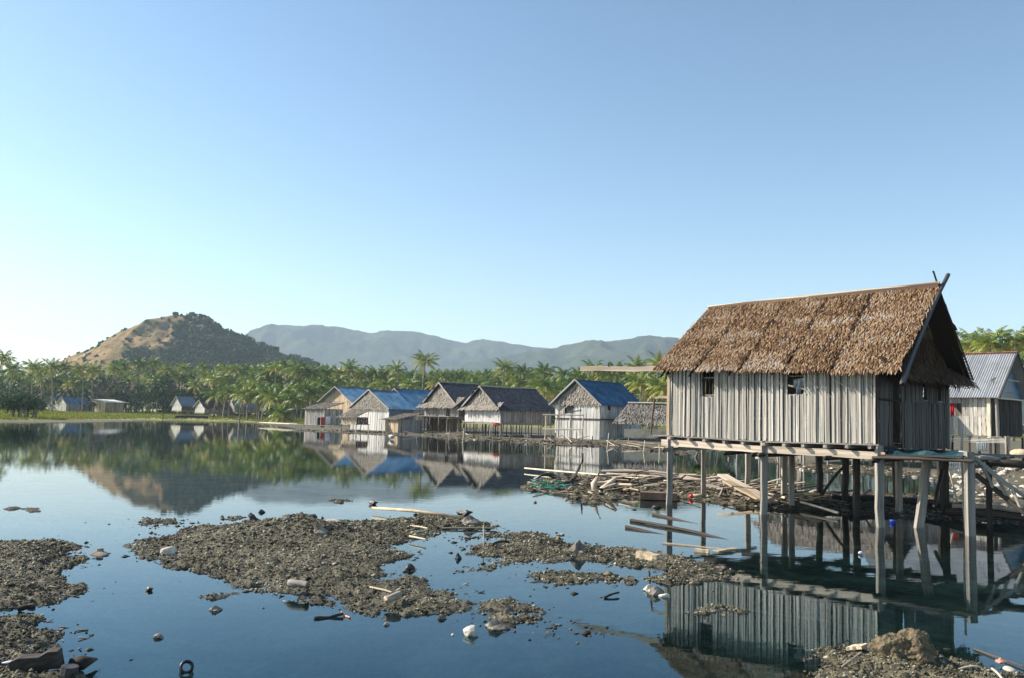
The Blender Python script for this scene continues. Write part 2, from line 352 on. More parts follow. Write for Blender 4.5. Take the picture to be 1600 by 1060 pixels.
def ground_h(P):
    P = np.asarray(P, dtype=np.float64); x, y = P[:, 0], P[:, 1]
    r = np.hypot(x, y); h = np.full(len(P), -9.0); dl = None
    for k, poly in POLYS.items():
        if k == 'land': sel = np.arange(len(P))
        else:
            lo = poly.min(0) - 3; hi = poly.max(0) + 3; sel = np.where((x > lo[0]) & (x < hi[0]) & (y > lo[1]) & (y < hi[1]))[0]
        if len(sel) == 0: continue
        d = sdf(P[sel], poly); A, sc = AMP.get(k, (.04, .06))
        if k == 'land': wob = (fbm(x[sel] * .5, y[sel] * .5, 4) - .5) * np.clip(r[sel] * .012, .2, 1.6)
        else: wob = (fbm(x[sel] * 2.6, y[sel] * 2.6, 5, .62) - .5) * .95
        dd = d + wob * (1 if k == 'land' else .8) - (0 if k == 'land' else .03)
        hh = np.where(dd > 0, A * (1 - np.exp(-dd * sc / A)) + .006, np.maximum(dd * .16, -.42))
        if k == 'land': dl = d
        h[sel] = np.maximum(h[sel], hh)
    h = np.maximum(h, -.42)
    near = np.clip(1.4 - r / 60, 0.0, 1)
    bumps = (fbm(x * 3.1, y * 3.1, 3) - .5) * .09 + (fbm(x * 9, y * 9, 3, .6) - .5) * .085
    h = h + bumps * near * np.where(h > 0, 1, .5)
    h = np.where((h > -.03) & (h < .004) , h - .004, h)
    # the clod ridge on the big bar, and the mound at the lower right
    for px, py, a, s in ((470, 828, .13, .8), (505, 838, .08, .6), (420, 836, .06, .6), (335, 846, .05, .5), (1415, 1044, .10, .30), (1340, 1040, .05, .3)):
        c = G(px, py); q = np.exp(-((x - c.x) ** 2 + (y - c.y) ** 2) / (s * s)); h = h + q * a * (.5 + fbm(x * 7, y * 7, 3))
    h = np.where(dl > 40, h + np.clip(dl - 40, 0, 400) * .004 * (.6 + .8 * fbm(x * .01, y * .01, 3)), h)
    h = np.where(y < 3.5, np.maximum(h, np.clip((3.5 - y) * .15, 0, .6) - .3), h)
    return h, dl
# polar grid, dense where the camera looks
th_in = np.linspace(-math.radians(34), math.radians(34), 700); th_out = np.linspace(math.radians(38), 2 * PI - math.radians(38), 40)
TH = np.concatenate([th_in, th_out])
RR = np.concatenate([[.5, 2, 4, 6], np.geomspace(7.0, 34, 470), np.geomspace(34.4, 170, 110), np.geomspace(175, 9000, 60)])
tt, rr = np.meshgrid(TH, RR); X = rr * np.sin(tt); Y = rr * np.cos(tt); nT, nR = len(TH), len(RR)
P2 = np.stack([X.ravel(), Y.ravel()], 1); H, DL = ground_h(P2)
V = np.column_stack([P2, H]); idx = np.arange(nR * nT).reshape(nR, nT); nx = np.roll(idx, -1, 1)
F = np.stack([idx[:-1], idx[1:], nx[1:], nx[:-1]], -1).reshape(-1, 4)
ang = np.degrees(np.arctan2(X.ravel(), Y.ravel()))
gx = np.clip((DL - 3 - 6 * fbm(P2[:, 0] * .08, P2[:, 1] * .08, 3)) / 5, 0, 1)
meadow = gx * np.clip((-13.5 - ang) / 1.5 + 0.5 , 0, 1)
far = np.clip((rr.ravel() - 140) / 60, 0, 1) * (DL > 5)
cols = np.column_stack([np.maximum(meadow, far * .8), np.clip(H * 8, 0, 1), far, np.ones(len(H))])

m_g, N, Lk, B = nmat('ground of mud, silt and meadow')
at = N.new('ShaderNodeAttribute'); at.attribute_name = 'cover'; sp = N.new('ShaderNodeSeparateColor'); Lk.new(at.outputs['Color'], sp.inputs[0])
geo = N.new('ShaderNodeNewGeometry'); pos = geo.outputs['Position']; sx = N.new('ShaderNodeSeparateXYZ'); Lk.new(pos, sx.inputs[0])
n1 = noise_n(N, Lk, pos, 7, 8, .7); mud = ramp(N, [(.3, (.042, .036, .022)), (.5, (.115, .100, .064)), (.7, (.22, .195, .125))]); Lk.new(n1.outputs[0], mud.inputs[0])
n2 = noise_n(N, Lk, pos, .8, 7, .62); silt = ramp(N, [(.42, (.02, .034, .015)), (.5, (.11, .14, .07)), (.59, (.36, .37, .22))]); Lk.new(n2.outputs[0], silt.inputs[0])
n2b = noise_n(N, Lk, pos, 5, 6, .7); silt2 = mixc(N, Lk, .5, silt.outputs[0], mixc(N, Lk, n2b.outputs[0], (.02, .032, .016), (.27, .29, .17)), 'MIX')
n3 = noise_n(N, Lk, pos, .35, 5, .6); grs = ramp(N, [(.35, (.20, .22, .04)), (.6, (.34, .32, .08)), (.75, (.38, .31, .15))]); Lk.new(n3.outputs[0], grs.inputs[0])
wet = N.new('ShaderNodeMapRange'); wet.inputs[1].default_value = .0; wet.inputs[2].default_value = .05; Lk.new(sx.outputs[2], wet.inputs[0])
mudw = mixc(N, Lk, wet.outputs[0], mixc(N, Lk, 1.0, mud.outputs[0], (.45, .45, .45), 'MULTIPLY'), mud.outputs[0])
under = N.new('ShaderNodeMapRange'); under.inputs[1].default_value = -.05; under.inputs[2].default_value = .0; Lk.new(sx.outputs[2], under.inputs[0])
c = mixc(N, Lk, under.outputs[0], silt2, mudw); c = mixc(N, Lk, sp.outputs[0], c, grs.outputs[0])
Lk.new(c, B.inputs['Base Color']); Lk.new(mathn(N, Lk, 'MULTIPLY_ADD', wet.outputs[0], .35, .55), B.inputs['Roughness']); B.inputs['Specular IOR Level'].default_value = .3
bump(N, Lk, noise_n(N, Lk, pos, 28, 5, .7).outputs[0], .7, .03, B)
tag(mobj('ground', fastmesh('ground', V, F, m_g, smooth=True, cols=cols)), kind='structure')

# water
m_w, N, Lk, B = nmat('still clear water'); N.remove(B)
fr = N.new('ShaderNodeFresnel'); fr.inputs[0].default_value = 1.37
gl = N.new('ShaderNodeBsdfGlossy'); gl.inputs['Roughness'].default_value = .012; gl.inputs['Color'].default_value = (.74, .90, 1, 1)
tr = N.new('ShaderNodeBsdfTransparent'); tr.inputs[0].default_value = (.80, .96, .90, 1)
mx = N.new('ShaderNodeMixShader'); Lk.new(fr.outputs[0], mx.inputs[0]); Lk.new(tr.outputs[0], mx.inputs[1]); Lk.new(gl.outputs[0], mx.inputs[2]); Lk.new(mx.outputs[0], N['Material Output'].inputs[0])
geo = N.new('ShaderNodeNewGeometry'); mp = N.new('ShaderNodeMapping'); mp.inputs['Scale'].default_value = (.8, 2.2, 1); Lk.new(geo.outputs['Position'], mp.inputs[0])
nw = noise_n(N, Lk, mp.outputs[0], 1.6, 3, .5); bw = N.new('ShaderNodeBump'); bw.inputs['Strength'].default_value = .018; bw.inputs['Distance'].default_value = .05
lw = N.new('ShaderNodeLayerWeight'); lw.inputs[0].default_value = .5; wr = ramp(N, [(.70, (.44, .68, .84)), (.80, (.70, .86, .95)), (.90, (1, 1, 1))]); Lk.new(lw.outputs['Facing'], wr.inputs[0]); Lk.new(wr.outputs[0], gl.inputs['Color'])
Lk.new(nw.outputs[0], bw.inputs['Height']); Lk.new(bw.outputs[0], gl.inputs['Normal']); Lk.new(bw.outputs[0], fr.inputs['Normal'])
mb = MB(); mb.add([(-700, -60, 0), (700, -60, 0), (700, 420, 0), (-700, 420, 0)], [(0, 1, 2, 3)])
tag(mb.build('water', m_w), kind='structure')
def gh(x, y): return float(ground_h(np.array([[x, y]]))[0][0])

# ------------------------------------------------------------------ clods and gravel on the bars, litter on the shores
OCT_V = np.array([(1, 0, 0), (0, 1, 0), (-1, 0, 0), (0, -1, 0), (0, 0, 1), (0, 0, -.6)], float)
OCT_F = np.array([(0, 1, 4), (1, 2, 4), (2, 3, 4), (3, 0, 4), (1, 0, 5), (2, 1, 5), (3, 2, 5), (0, 3, 5)])
def scatter(name, pts, size, mat, tint, flat=(.5, .9), elong=(.7, 1.4), jit=.3):
    n = len(pts); a = RNG.random(n) * 2 * PI; ca, sa = np.cos(a), np.sin(a)
    sx = size * RNG.uniform(*elong, n); sy = size; sz = size * RNG.uniform(*flat, n)
    T = OCT_V[None] + RNG.uniform(-jit, jit, (n, 6, 3)); T = T * np.stack([sx, sy, sz], -1)[:, None]
    R = np.empty_like(T); R[..., 0] = T[..., 0] * ca[:, None] - T[..., 1] * sa[:, None]; R[..., 1] = T[..., 0] * sa[:, None] + T[..., 1] * ca[:, None]; R[..., 2] = T[..., 2]
    V = (R + pts[:, None]).reshape(-1, 3); F = (OCT_F[None] + (np.arange(n) * 6)[:, None, None]).reshape(-1, 3)
    return mobj(name, fastmesh(name, V, F, mat, np.repeat(tint, 8)))
allp = []; alls = []
for k, dens in (('A', 520), ('A2', 300), ('A3', 300), ('A4', 300), ('A5', 300), ('A6', 200), ('A7', 200), ('B', 600), ('C', 700), ('C2', 700), ('C3', 700), ('D', 800), ('E', 500), ('F', 900), ('L1', 620), ('L2', 900), ('M', 900), ('N', 90)):
    poly = POLYS[k]; lo = poly.min(0) - .15; hi = poly.max(0) + .15; area = (hi - lo).prod(); n = int(area * dens * 3.2)
    P = lo + RNG.random((n, 2)) * (hi - lo); h, _ = ground_h(P); d = sdf(P, poly)
    ok = (h > -.012) & (d > -.25) & (RNG.random(n) < .35 + .9 * fbm(P[:, 0] * 2.1, P[:, 1] * 2.1, 3)); P = P[ok]; h = h[ok]
    dist = np.hypot(P[:, 0], P[:, 1]); s = RNG.gamma(1.2, .0052, len(P)) * np.clip(dist / 14, .8, 2.0) + .0042
    allp.append(np.column_stack([P, h + s * .15])); alls.append(s)
pts = np.vstack(allp); s = np.concatenate(alls)
pn = fbm(pts[:, 0] * 1.3, pts[:, 1] * 1.3, 3); tint = np.clip(RNG.normal(.48, .25, len(pts)) + (pn - .5) * .9, 0, .93); tint[RNG.random(len(pts)) < .02] = 1
tag(scatter('gravel', pts, s, M_clod, tint), 'dark clods and gravel covering the mud bars', 'gravel', kind='stuff')
print('clods', len(pts))

def chips(name, P, size, tint, mat=M_litter, lift=.02):
    n = len(P); a = RNG.random(n) * 2 * PI; L = size; w = size * RNG.uniform(.05, .16, n); d = np.stack([np.cos(a), np.sin(a), RNG.uniform(-.25, .25, n)], 1); q = np.stack([-np.sin(a), np.cos(a), RNG.uniform(-.4, .4, n)], 1)
    V = np.stack([P - d * L[:, None] - q * w[:, None], P + d * L[:, None] - q * w[:, None], P + d * L[:, None] + q * w[:, None], P - d * L[:, None] + q * w[:, None]], 1)
    up = np.array([0, 0, 1.]) * (w * .8)[:, None]
    V = np.concatenate([V + up[:, None], V - up[:, None]], 1).reshape(-1, 3); b = (np.arange(n) * 8)[:, None, None]
    F = (np.array([(0, 1, 2, 3), (7, 6, 5, 4), (0, 4, 5, 1), (1, 5, 6, 2), (2, 6, 7, 3), (3, 7, 4, 0)])[None] + b).reshape(-1, 4)
    return mobj(name, fastmesh(name, V, F, mat, np.repeat(tint, 6)))
P = []
for (a, b, n, w) in ((470, 760, 900, 6), (760, 1060, 1300, 5), (1060, 1480, 1400, 4), (1480, 1700, 500, 4)):
    for i in range(n):
        px = random.uniform(a, b); py = np.interp(px, [s_[0] for s_ in SHORE], [s_[1] for s_ in SHORE]); g = G(px, py - random.uniform(-1, 1) * 1.0)
        P.append((g.x + random.uniform(-1, 1), g.y + random.uniform(-.5, w * 1.6)))
P = np.array(P); h, _ = ground_h(P); P = P[h > -.01]; h = h[h > -.01]; dist = np.hypot(*P.T)
tag(chips('shore_litter', np.column_stack([P, h + .03]), RNG.gamma(2, .035, len(P)) * np.clip(dist / 50, .6, 1.6) + .02, np.clip(RNG.beta(2, 2, len(P)), 0, 1)), 'driftwood chips and rubbish strewn along the far shore', 'litter', kind='stuff')
poly = POLYS['N']; lo, hi = poly.min(0), poly.max(0); P = lo + RNG.random((9000, 2)) * (hi - lo); P = P[sdf(P, poly) > -.1]; h, _ = ground_h(P)
ok = h > -.02; P = P[ok]; h = h[ok]
tag(chips('bank_litter', np.column_stack([P, h + .02]), RNG.gamma(2, .035, len(P)) + .02, np.clip(RNG.beta(2, 2.5, len(P)), 0, 1)), 'twigs, chips and scraps covering the bank under the stilt house', 'litter', kind='stuff')
P = lo + RNG.random((1, 2))
pl = []
for k in ('A', 'B', 'L1', 'L2', 'M', 'C'):
    poly = POLYS[k]; lo, hi = poly.min(0), poly.max(0); P = lo + RNG.random((int((hi - lo).prod() * 9), 2)) * (hi - lo); P = P[sdf(P, poly) > -.3]; pl.append(P)
P = np.vstack(pl); h, _ = ground_h(P); h = np.maximum(h, -.005)
tag(chips('bar_litter', np.column_stack([P, h + .012]), np.minimum(RNG.gamma(1.6, .014, len(P)) + .008, .05), np.clip(RNG.beta(2, 1.6, len(P)), 0, .97)), 'small twigs and shell bits scattered over the mud bars', 'litter', kind='stuff')
# specks floating or standing in the shallows between the bars
P = []
for k in ('A', 'B', 'C', 'D', 'E', 'L1', 'L2', 'A3', 'A4', 'N'):
    poly = POLYS[k]
    for i in range(90 if k in 'ABN' else 35):
        a = poly[RNG.integers(len(poly))]; P.append(a + RNG.normal(0, .32, 2))
P = np.array(P); h, _ = ground_h(P); P = P[(h < 0)]; tag(scatter('pebbles', np.column_stack([P, np.full(len(P), .002)]), RNG.gamma(2, .008, len(P)) + .008, M_clod, RNG.uniform(0, .6, len(P)), (.3, .6)), 'small dark pebbles poking out of the shallows', 'pebbles', kind='stuff')

# meadow grass tufts on the far left shore
n = 26000; px = RNG.uniform(-150, 480, n); Z = RNG.uniform(110, 330, n) ; P = np.array([[*AT(a, 650, z).xy] for a, z in zip(px, Z)]); h, dl = ground_h(P); ok = dl > 6; P = P[ok]; h = h[ok]; n = len(P)
hh = RNG.uniform(.12, .34, n); w = RNG.uniform(.12, .3, n); V = np.stack([np.column_stack([P[:, 0] - w, P[:, 1], h]), np.column_stack([P[:, 0] + w, P[:, 1] + .1, h]), np.column_stack([P[:, 0] + RNG.uniform(-.1, .1, n), P[:, 1], h + hh])], 1).reshape(-1, 3)
tag(mobj('meadow_grass', fastmesh('meadow_grass', V, np.arange(3 * n).reshape(-1, 3), M_grass, RNG.random(n))), 'short yellow green grass on the far left shore', 'grass', kind='stuff')

# ------------------------------------------------------------------ hills
m_h, N, Lk, B = nmat('dry grass hillside'); geo = N.new('ShaderNodeNewGeometry'); pos = geo.outputs['Position']
na = noise_n(N, Lk, pos, .05, 8, .72); ra = ramp(N, [(.34, (.07, .085, .03)), (.45, (.17, .14, .06)), (.54, (.30, .20, .10)), (.66, (.42, .30, .16))]); Lk.new(na.outputs[0], ra.inputs[0]); Lk.new(ra.outputs[0], B.inputs['Base Color'])
B.inputs['Roughness'].default_value = 1; B.inputs['Specular IOR Level'].default_value = 0; bump(N, Lk, noise_n(N, Lk, pos, .15, 6, .7).outputs[0], .8, 3, B)
m_m, N, Lk, B = nmat('forested mountainside'); geo = N.new('ShaderNodeNewGeometry'); pos = geo.outputs['Position']
na = noise_n(N, Lk, pos, .006, 9, .7); ra = ramp(N, [(.35, (.025, .04, .018)), (.5, (.045, .065, .028)), (.65, (.09, .095, .045)), (.75, (.14, .12, .07))]); Lk.new(na.outputs[0], ra.inputs[0]); Lk.new(ra.outputs[0], B.inputs['Base Color'])
B.inputs['Roughness'].default_value = 1; B.inputs['Specular IOR Level'].default_value = 0; bump(N, Lk, noise_n(N, Lk, pos, .03, 8, .75).outputs[0], 1, 14, B)
def hill(name, prof, Y, depth, mat, nx_, ny_, rough, gull, jag, kind='structure'):
    xs = []; zs = []
    pxs = np.linspace(prof[0][0], prof[-1][0], nx_); pys = np.interp(pxs, [p[0] for p in prof], [p[1] for p in prof])
    for a, b in zip(pxs, pys): q = AT(a, b, Y); xs.append(q.x); zs.append(max(q.z, 0))
    xs = np.array(xs); zs = np.array(zs); v = np.linspace(-1, 1, ny_)
    XX, VV = np.meshgrid(xs, v); ZZ = np.tile(zs, (ny_, 1)); YY = Y + VV * depth
    env = np.cos(np.abs(VV) ** .9 * PI / 2)
    g = (fbm(XX / gull, YY / (gull * 1.8), 5, .55) - .5) * 2; rid = 1 - np.abs(g) * 2
    Hh = ZZ * env + rough * (rid - .95) * np.sin(np.clip(np.abs(VV) * 1.6, 0, 1) * PI) * np.clip(ZZ / ZZ.max(), 0, 1)
    Hh += (fbm(XX / jag, YY / jag, 3) - .5) * jag * .35 * np.clip(ZZ / 20, 0, 1)
    Hh = np.where(ZZ * env < .5, Hh - 3, Hh)
    V = np.column_stack([XX.ravel() * (YY.ravel() / Y) ** .0, YY.ravel(), Hh.ravel()]); i = np.arange(nx_ * ny_).reshape(ny_, nx_)
    F = np.stack([i[:-1, :-1], i[:-1, 1:], i[1:, 1:], i[1:, :-1]], -1).reshape(-1, 4)
    o = mobj(name, fastmesh(name, V, F, mat, smooth=True)); tag(o, kind=kind)
    return o, xs, v, Hh, depth
HP = [(40, 640), (85, 575), (115, 558), (150, 543), (180, 527), (200, 518), (225, 508), (245, 500), (265, 495), (285, 493), (305, 495), (325, 502), (345, 515), (365, 524), (390, 531), (420, 543), (450, 556), (490, 570), (560, 600), (600, 645)]
_, hx, hv, HZ, hd = hill('hill', HP, 700, 130, m_h, 240, 90, 16, 70, 9)
MA = [(150, 640), (250, 575), (320, 533), (349, 518), (368, 524), (387, 527), (411, 516), (425, 511), (440, 507.5), (470, 508), (501, 507), (520, 510), (539, 513), (577, 519), (606, 516), (644, 516), (672, 522), (701, 530), (729, 536), (753, 529), (782, 533), (815, 539), (850, 544), (900, 552), (1000, 575), (1100, 640)]
hill('far_mountain', MA, 3000, 700, m_m, 420, 90, 130, 420, 26)
MB2 = [(560, 645), (640, 585), (700, 572), (760, 562), (810, 553), (862, 545), (886, 538), (915, 531), (943, 535), (976, 530), (1019, 525), (1052, 527), (1081, 533), (1150, 545), (1250, 556), (1350, 550), (1450, 556), (1600, 568), (1800, 600), (1900, 660)]
hill('nearer_mountain', MB2, 2300, 560, m_m, 420, 90, 95, 330, 22)

# ------------------------------------------------------------------ foliage tools
def leafcloud(n_clump, n_leaf, rad, leaf, seed, squash=.75, mass=.55):
    rg = np.random.default_rng(seed); d = rg.normal(size=(n_clump, 3)); d /= np.linalg.norm(d, axis=1)[:, None]; r = rg.random(n_clump) ** .4
    c = d * r[:, None] * np.array([1, 1, squash]) * rad * (1 - mass * .45); c[:, 2] *= np.where(c[:, 2] < 0, .6, 1)
    ct = rg.normal(0, .14, n_clump); P = []; T = []
    for i in range(n_clump):
        q = rg.normal(size=(n_leaf, 3)); q /= np.linalg.norm(q, axis=1)[:, None]; q *= (rg.random(n_leaf) ** .33)[:, None] * rad * mass * rg.uniform(.5, .95); q[:, 2] *= .65
        P.append(c[i] + q); T.append(np.clip(.45 + ct[i] + rg.normal(0, .14, n_leaf), 0, 1))
    return np.vstack(P), np.concatenate(T)
def leafquads(P, T, size, rg):
    n = len(P); a = rg.normal(size=(n, 3)); a /= np.linalg.norm(a, axis=1)[:, None]; b = np.cross(a, rg.normal(size=(n, 3))); b /= np.linalg.norm(b, axis=1)[:, None]
    s = size * rg.uniform(.6, 1.4, n)[:, None]; a = a * s; b = b * s * .65
    V = np.stack([P - a, P - b * .9, P + a, P + b], 1).reshape(-1, 3); return V, np.arange(4 * n).reshape(-1, 4), T
def crown_mesh(name, mat, ncl, nl, rad, leaf, seed, squash=.75, mass=.5):
    P, T = leafcloud(ncl, nl, rad, leaf, seed, squash, mass); V, F, T = leafquads(P, T, leaf, np.random.default_rng(seed)); return fastmesh(name, V, F, mat, T)
def trunk_mesh(name, mat, h, r, seed, limbs=5, rad=2.5):
    rg = random.Random(seed); mb = MB(); mb.tube([(0, 0, -.5), (rg.uniform(-.2, .2), 0, h * .4), (rg.uniform(-.4, .4), rg.uniform(-.3, .3), h)], [r, r * .75, r * .45])
    for i in range(limbs):
        a = rg.uniform(0, 6.28); q = rad * rg.uniform(.4, .8); z0 = h * rg.uniform(.5, .9)
        mb.tube([(0, 0, z0), (math.cos(a) * q * .5, math.sin(a) * q * .5, z0 + q * .45), (math.cos(a) * q, math.sin(a) * q, z0 + q * .8)], [r * .4, r * .25, r * .1], 5)
    return mb.mesh(name, mat)

# palms
def frond(mb, e0, az, L, droop, rg, nleaf=12, lw=.11, tint=.4, o=Vector((0, 0, 0))):
    pts = []; p = Vector(o); e = e0; h = Vector((math.cos(az), math.sin(az), 0)); side = Vector((-math.sin(az), math.cos(az), 0)); n = 9; dirs = []
    for i in range(n + 1):
        pts.append(p.copy()); d = h * math.cos(e) + Vector((0, 0, 1)) * math.sin(e); dirs.append(d); p = p + d * (L / n); e -= droop / n * (.5 + 1.1 * i / n)
    for i in range(n):
        w = .05 * (1 - i / n) + .015; a, b = pts[i], pts[i + 1]
        mb.add([a - side * w, a + side * w, b + side * w, b - side * w], [(0, 1, 2, 3)], min(1, tint + .25))
    for k in range(nleaf):
        s = .16 + .84 * k / (nleaf - 1); j = min(int(s * n), n - 1); f = s * n - j; q = pts[j].lerp(pts[min(j + 1, n)], f); d = dirs[j]
        ll = L * .27 * math.sin(PI * min(.97, s * .78 + .18)) * rg.uniform(.85, 1.15); up = side.cross(d) * -1
        for sg in (-1, 1):
            ld = (side * sg * .75 + d * .5 + Vector((0, 0, -1)) * rg.uniform(.25, .75)).normalized(); wv = d * lw * rg.uniform(.7, 1.2)
            m_ = q + ld * ll * .5; t_ = q + (ld + Vector((0, 0, -.35))).normalized() * ll
            mb.add([q - wv * .5, q + wv * .5, m_ + wv * .9, m_ - wv * .6, t_], [(0, 1, 2, 3), (3, 2, 4)], min(1, max(0, tint + rg.uniform(-.12, .12))))
def palm_crown(seed, nf=24, L=3.7):
    rg = random.Random(seed); mb = MB()
    for i in range(nf):
        u = i / nf; e0 = math.radians(82 - 112 * u ** .9 + rg.uniform(-10, 10)); az = i * 2.4 + rg.uniform(-.3, .3)
        t = .28 + .38 * u + rg.uniform(-.08, .14) if u < .86 else rg.uniform(.75, 1)
        frond(mb, e0, az, L * rg.uniform(.85, 1.1) * (1 - .15 * (u > .85)), rg.uniform(1.0, 1.7), rg, 12, .15, t)
    for i in range(8):
        a = rg.uniform(0, 6.28); c = Vector((math.cos(a) * .3, math.sin(a) * .3, -.35 + rg.uniform(-.15, .1)))
        mb.tube([c + Vector((0, 0, -.14)), c, c + Vector((0, 0, .14))], [.05, .14, .04], 5, .85)
    return mb.mesh('crown', M_palm)
def palm_trunk(seed, H):
    rg = random.Random(seed); mb = MB(); l = rg.uniform(-.09, .09) * H; l2 = rg.uniform(-.05, .05) * H; pts = []; rs = []
    for i in range(9): u = i / 8; pts.append((l * (u - 1) * -1 * u * 0 + l * (u ** 2 - 1), l2 * (u ** 2 - 1), H * (u - 1))); rs.append(.20 - .08 * u + (.08 if i == 0 else 0))
    mb.tube(pts, rs, 6); return mb.mesh('trunk', M_bark, True)
CROWNS = [palm_crown(s) for s in range(6)]; TRUNKS = [palm_trunk(s, 15) for s in range(5)]
SPARSE = []
for s in range(3):
    mbs = []; rg = random.Random(90 + s)
    for i in range(22):
        u = i / 22; mb = MB(); frond(mb, math.radians(80 - 105 * u + rg.uniform(-8, 8)), i * 2.4 + rg.uniform(-.3, .3), 3.9 * rg.uniform(.85, 1.1), rg.uniform(1.0, 1.6), rg, 20, .10, .4 + .4 * u + rg.uniform(-.1, .1)); mbs.append(mb.mesh('frond', M_palm))
    SPARSE.append(mbs)
PALMS = []
def palm(px, top_py, Y, label, group, near=False, sc=None):
    sc = sc or random.uniform(.85, 1.12); tp = AT(px, top_py, Y); c = Vector((tp.x, Y, tp.z - 2.6 * sc)); base = gh(tp.x, Y)
    r = empty('coconut_palm', (c.x, c.y, base)); tag(r, label, 'palm tree', group); PALMS.append((px, Y, r, group))
    H_ = c.z - base; ti = random.choice(TRUNKS)
    t = mobj('trunk', ti, r); t.location = (0, 0, H_); t.rotation_euler = (0, 0, random.uniform(0, 6.28)); t.scale = (1, 1, max(.2, (H_ + .4) / 15))
    if near:
        cr = empty('crown', parent=r); cr.location = (0, 0, H_); cr.scale = (sc,) * 3; cr.rotation_euler = (0, 0, random.uniform(0, 6.28))
        for me in random.choice(SPARSE): mobj('frond', me, cr)
    else:
        cr = mobj('crown', random.choice(CROWNS), r); cr.location = (0, 0, H_); cr.rotation_euler = (random.uniform(-.12, .12), random.uniform(-.12, .12), random.uniform(0, 6.28)); cr.scale = (sc,) * 3
    return r
SKYP = [(5,545,200),(22,562,230),(52,560,240),(64,566,255),(81,559,250),(103,562,250),(130,564,250),(146,565,255),(180,566,265),(192,560,270),(219,557,270),(240,557,270),(262,566,275),(288,566,280),(318,564,280),(344,566,270),(361,565,260),(372,566,255),(390,567,255),(405,565,250),(420,566,245),(432,562,235),(450,558,225),(468,562,220),(487,568,220),(509,568,225),(530,571,230),(547,561,230),(566,572,235),(587,570,235),(604,572,235),(620,564,225),(640,574,235),(691,575,235),(715,575,235),(737,577,240),(760,577,240),(800,574,235),(817,568,225),(835,575,230),(851,565,220),(881,573,215),(905,572,215),(927,561,200),(942,569,205),(957,565,200),(975,566,200),(1010,566,195)]
for px, py, Y in SKYP:
    palm(px, py, Y, 'coconut palm on the skyline of the grove behind the village' if px > 340 else 'coconut palm on the skyline of the grove at the foot of the brown hill', 'skyline palms of the grove')
palm(665, 549, 215, 'tallest coconut palm, its ragged crown against the mountain left of the thatched houses', 'skyline palms of the grove', True, 1.05)
palm(789, 561, 215, 'tall coconut palm whose full crown rises above the dark thatched stilt house', 'skyline palms of the grove', True)
palm(1029, 551, 185, 'coconut palm whose crown rises just left of the big brown thatched roof', 'skyline palms of the grove', True)
palm(995, 558, 190, 'coconut palm on the skyline above the pale timber beam', 'skyline palms of the grove', True)
for px, py, Y, lb in ((1002, 578, 150, 'yellowish coconut palm with drooping fronds between the blue roof and the big stilt house'), (1036, 584, 145, 'bright green coconut palm close beside the left wall of the big stilt house'),
                      (1546, 512, 125, 'coconut palm with yellow midribs above the corrugated iron roof'), (1588, 509, 125, 'coconut palm above the corrugated roof at the right edge of the photo'), (1520, 514, 135, 'coconut palm half hidden behind the brown gable tip')):
    palm(px, py, Y, lb, None, True, 1.0)
for i in range(7): palm(1500 + i * 17 + random.uniform(-4, 4), random.uniform(516, 535), random.uniform(140, 170), 'coconut palm in the grove behind the corrugated iron roof', 'palms behind the iron roof')
for px, py in ((1620, 515), (1650, 520), (1690, 512)): palm(px, py, 140, 'coconut palm in the grove behind the corrugated iron roof', 'palms behind the iron roof')
n = 0
for row, (Y0, t0, t1, step) in enumerate(((262, 570, 580, 13), (240, 574, 592, 15), (215, 580, 602, 19))):
    px = -30 + row * 5
    while px < 1120:
        far_ = 125 < px < 242
        if row == 2 and px < 330: px += step; continue
        Y = Y0 + random.uniform(-12, 12) + (30 if px < 330 else 0) - (30 if px > 850 else 0) + (38 if far_ else 0)
        palm(px + random.uniform(-5, 5), random.uniform(t0, t1) + (3 if px > 480 else 0), Y, 'coconut palm in the dense grove below the brown hill' if px < 330 else 'coconut palm in the dense grove behind the stilt houses', 'palms of the grove'); px += step; n += 1
for px, py, Y in ((418, 596, 190), (432, 603, 185), (447, 595, 190), (460, 606, 180), (476, 592, 185), (489, 600, 185), (402, 600, 200), (441, 628, 180), (386, 602, 200), (500, 590, 190), (356, 600, 215)):
    palm(px, py, Y, 'coconut palm in the front row above the green meadow beside the grey sheds', 'palms at the meadow edge')
SPOT = [(-999, 70, 'above the mangrove'), (70, 142, 'behind the blue roofed sheds'), (142, 200, 'behind the flat roofed shed'), (200, 265, 'behind the bright green tree'), (265, 310, 'behind the grey roofed stilt shed'), (310, 362, 'behind the maroon roofed shed'), (362, 405, 'behind the white bargeboard shed'), (405, 440, 'behind the last meadow shed'), (440, 505, 'left of the washing hut'), (505, 560, 'behind the beige gable'), (560, 612, 'behind the whitewashed house'), (612, 660, 'behind the wide blue roof'), (660, 740, 'behind the shaggy thatched house'), (740, 800, 'above the slate thatched gable'), (800, 865, 'above the slate thatched roof'), (865, 935, 'behind the two storey house gable'), (935, 985, 'behind the deep blue roof'), (985, 1495, 'left of the big thatched roof'), (1495, 9999, 'behind the iron roofed house')]
NTH = ['leftmost', 'second', 'third', 'fourth', 'fifth', 'sixth', 'seventh', 'eighth', 'ninth', 'tenth', 'eleventh', 'twelfth']
ROWN = {'skyline palms of the grove': 'skyline', 'palms of the grove': 'grove', 'palms behind the iron roof': 'grove', 'palms at the meadow edge': 'front row'}
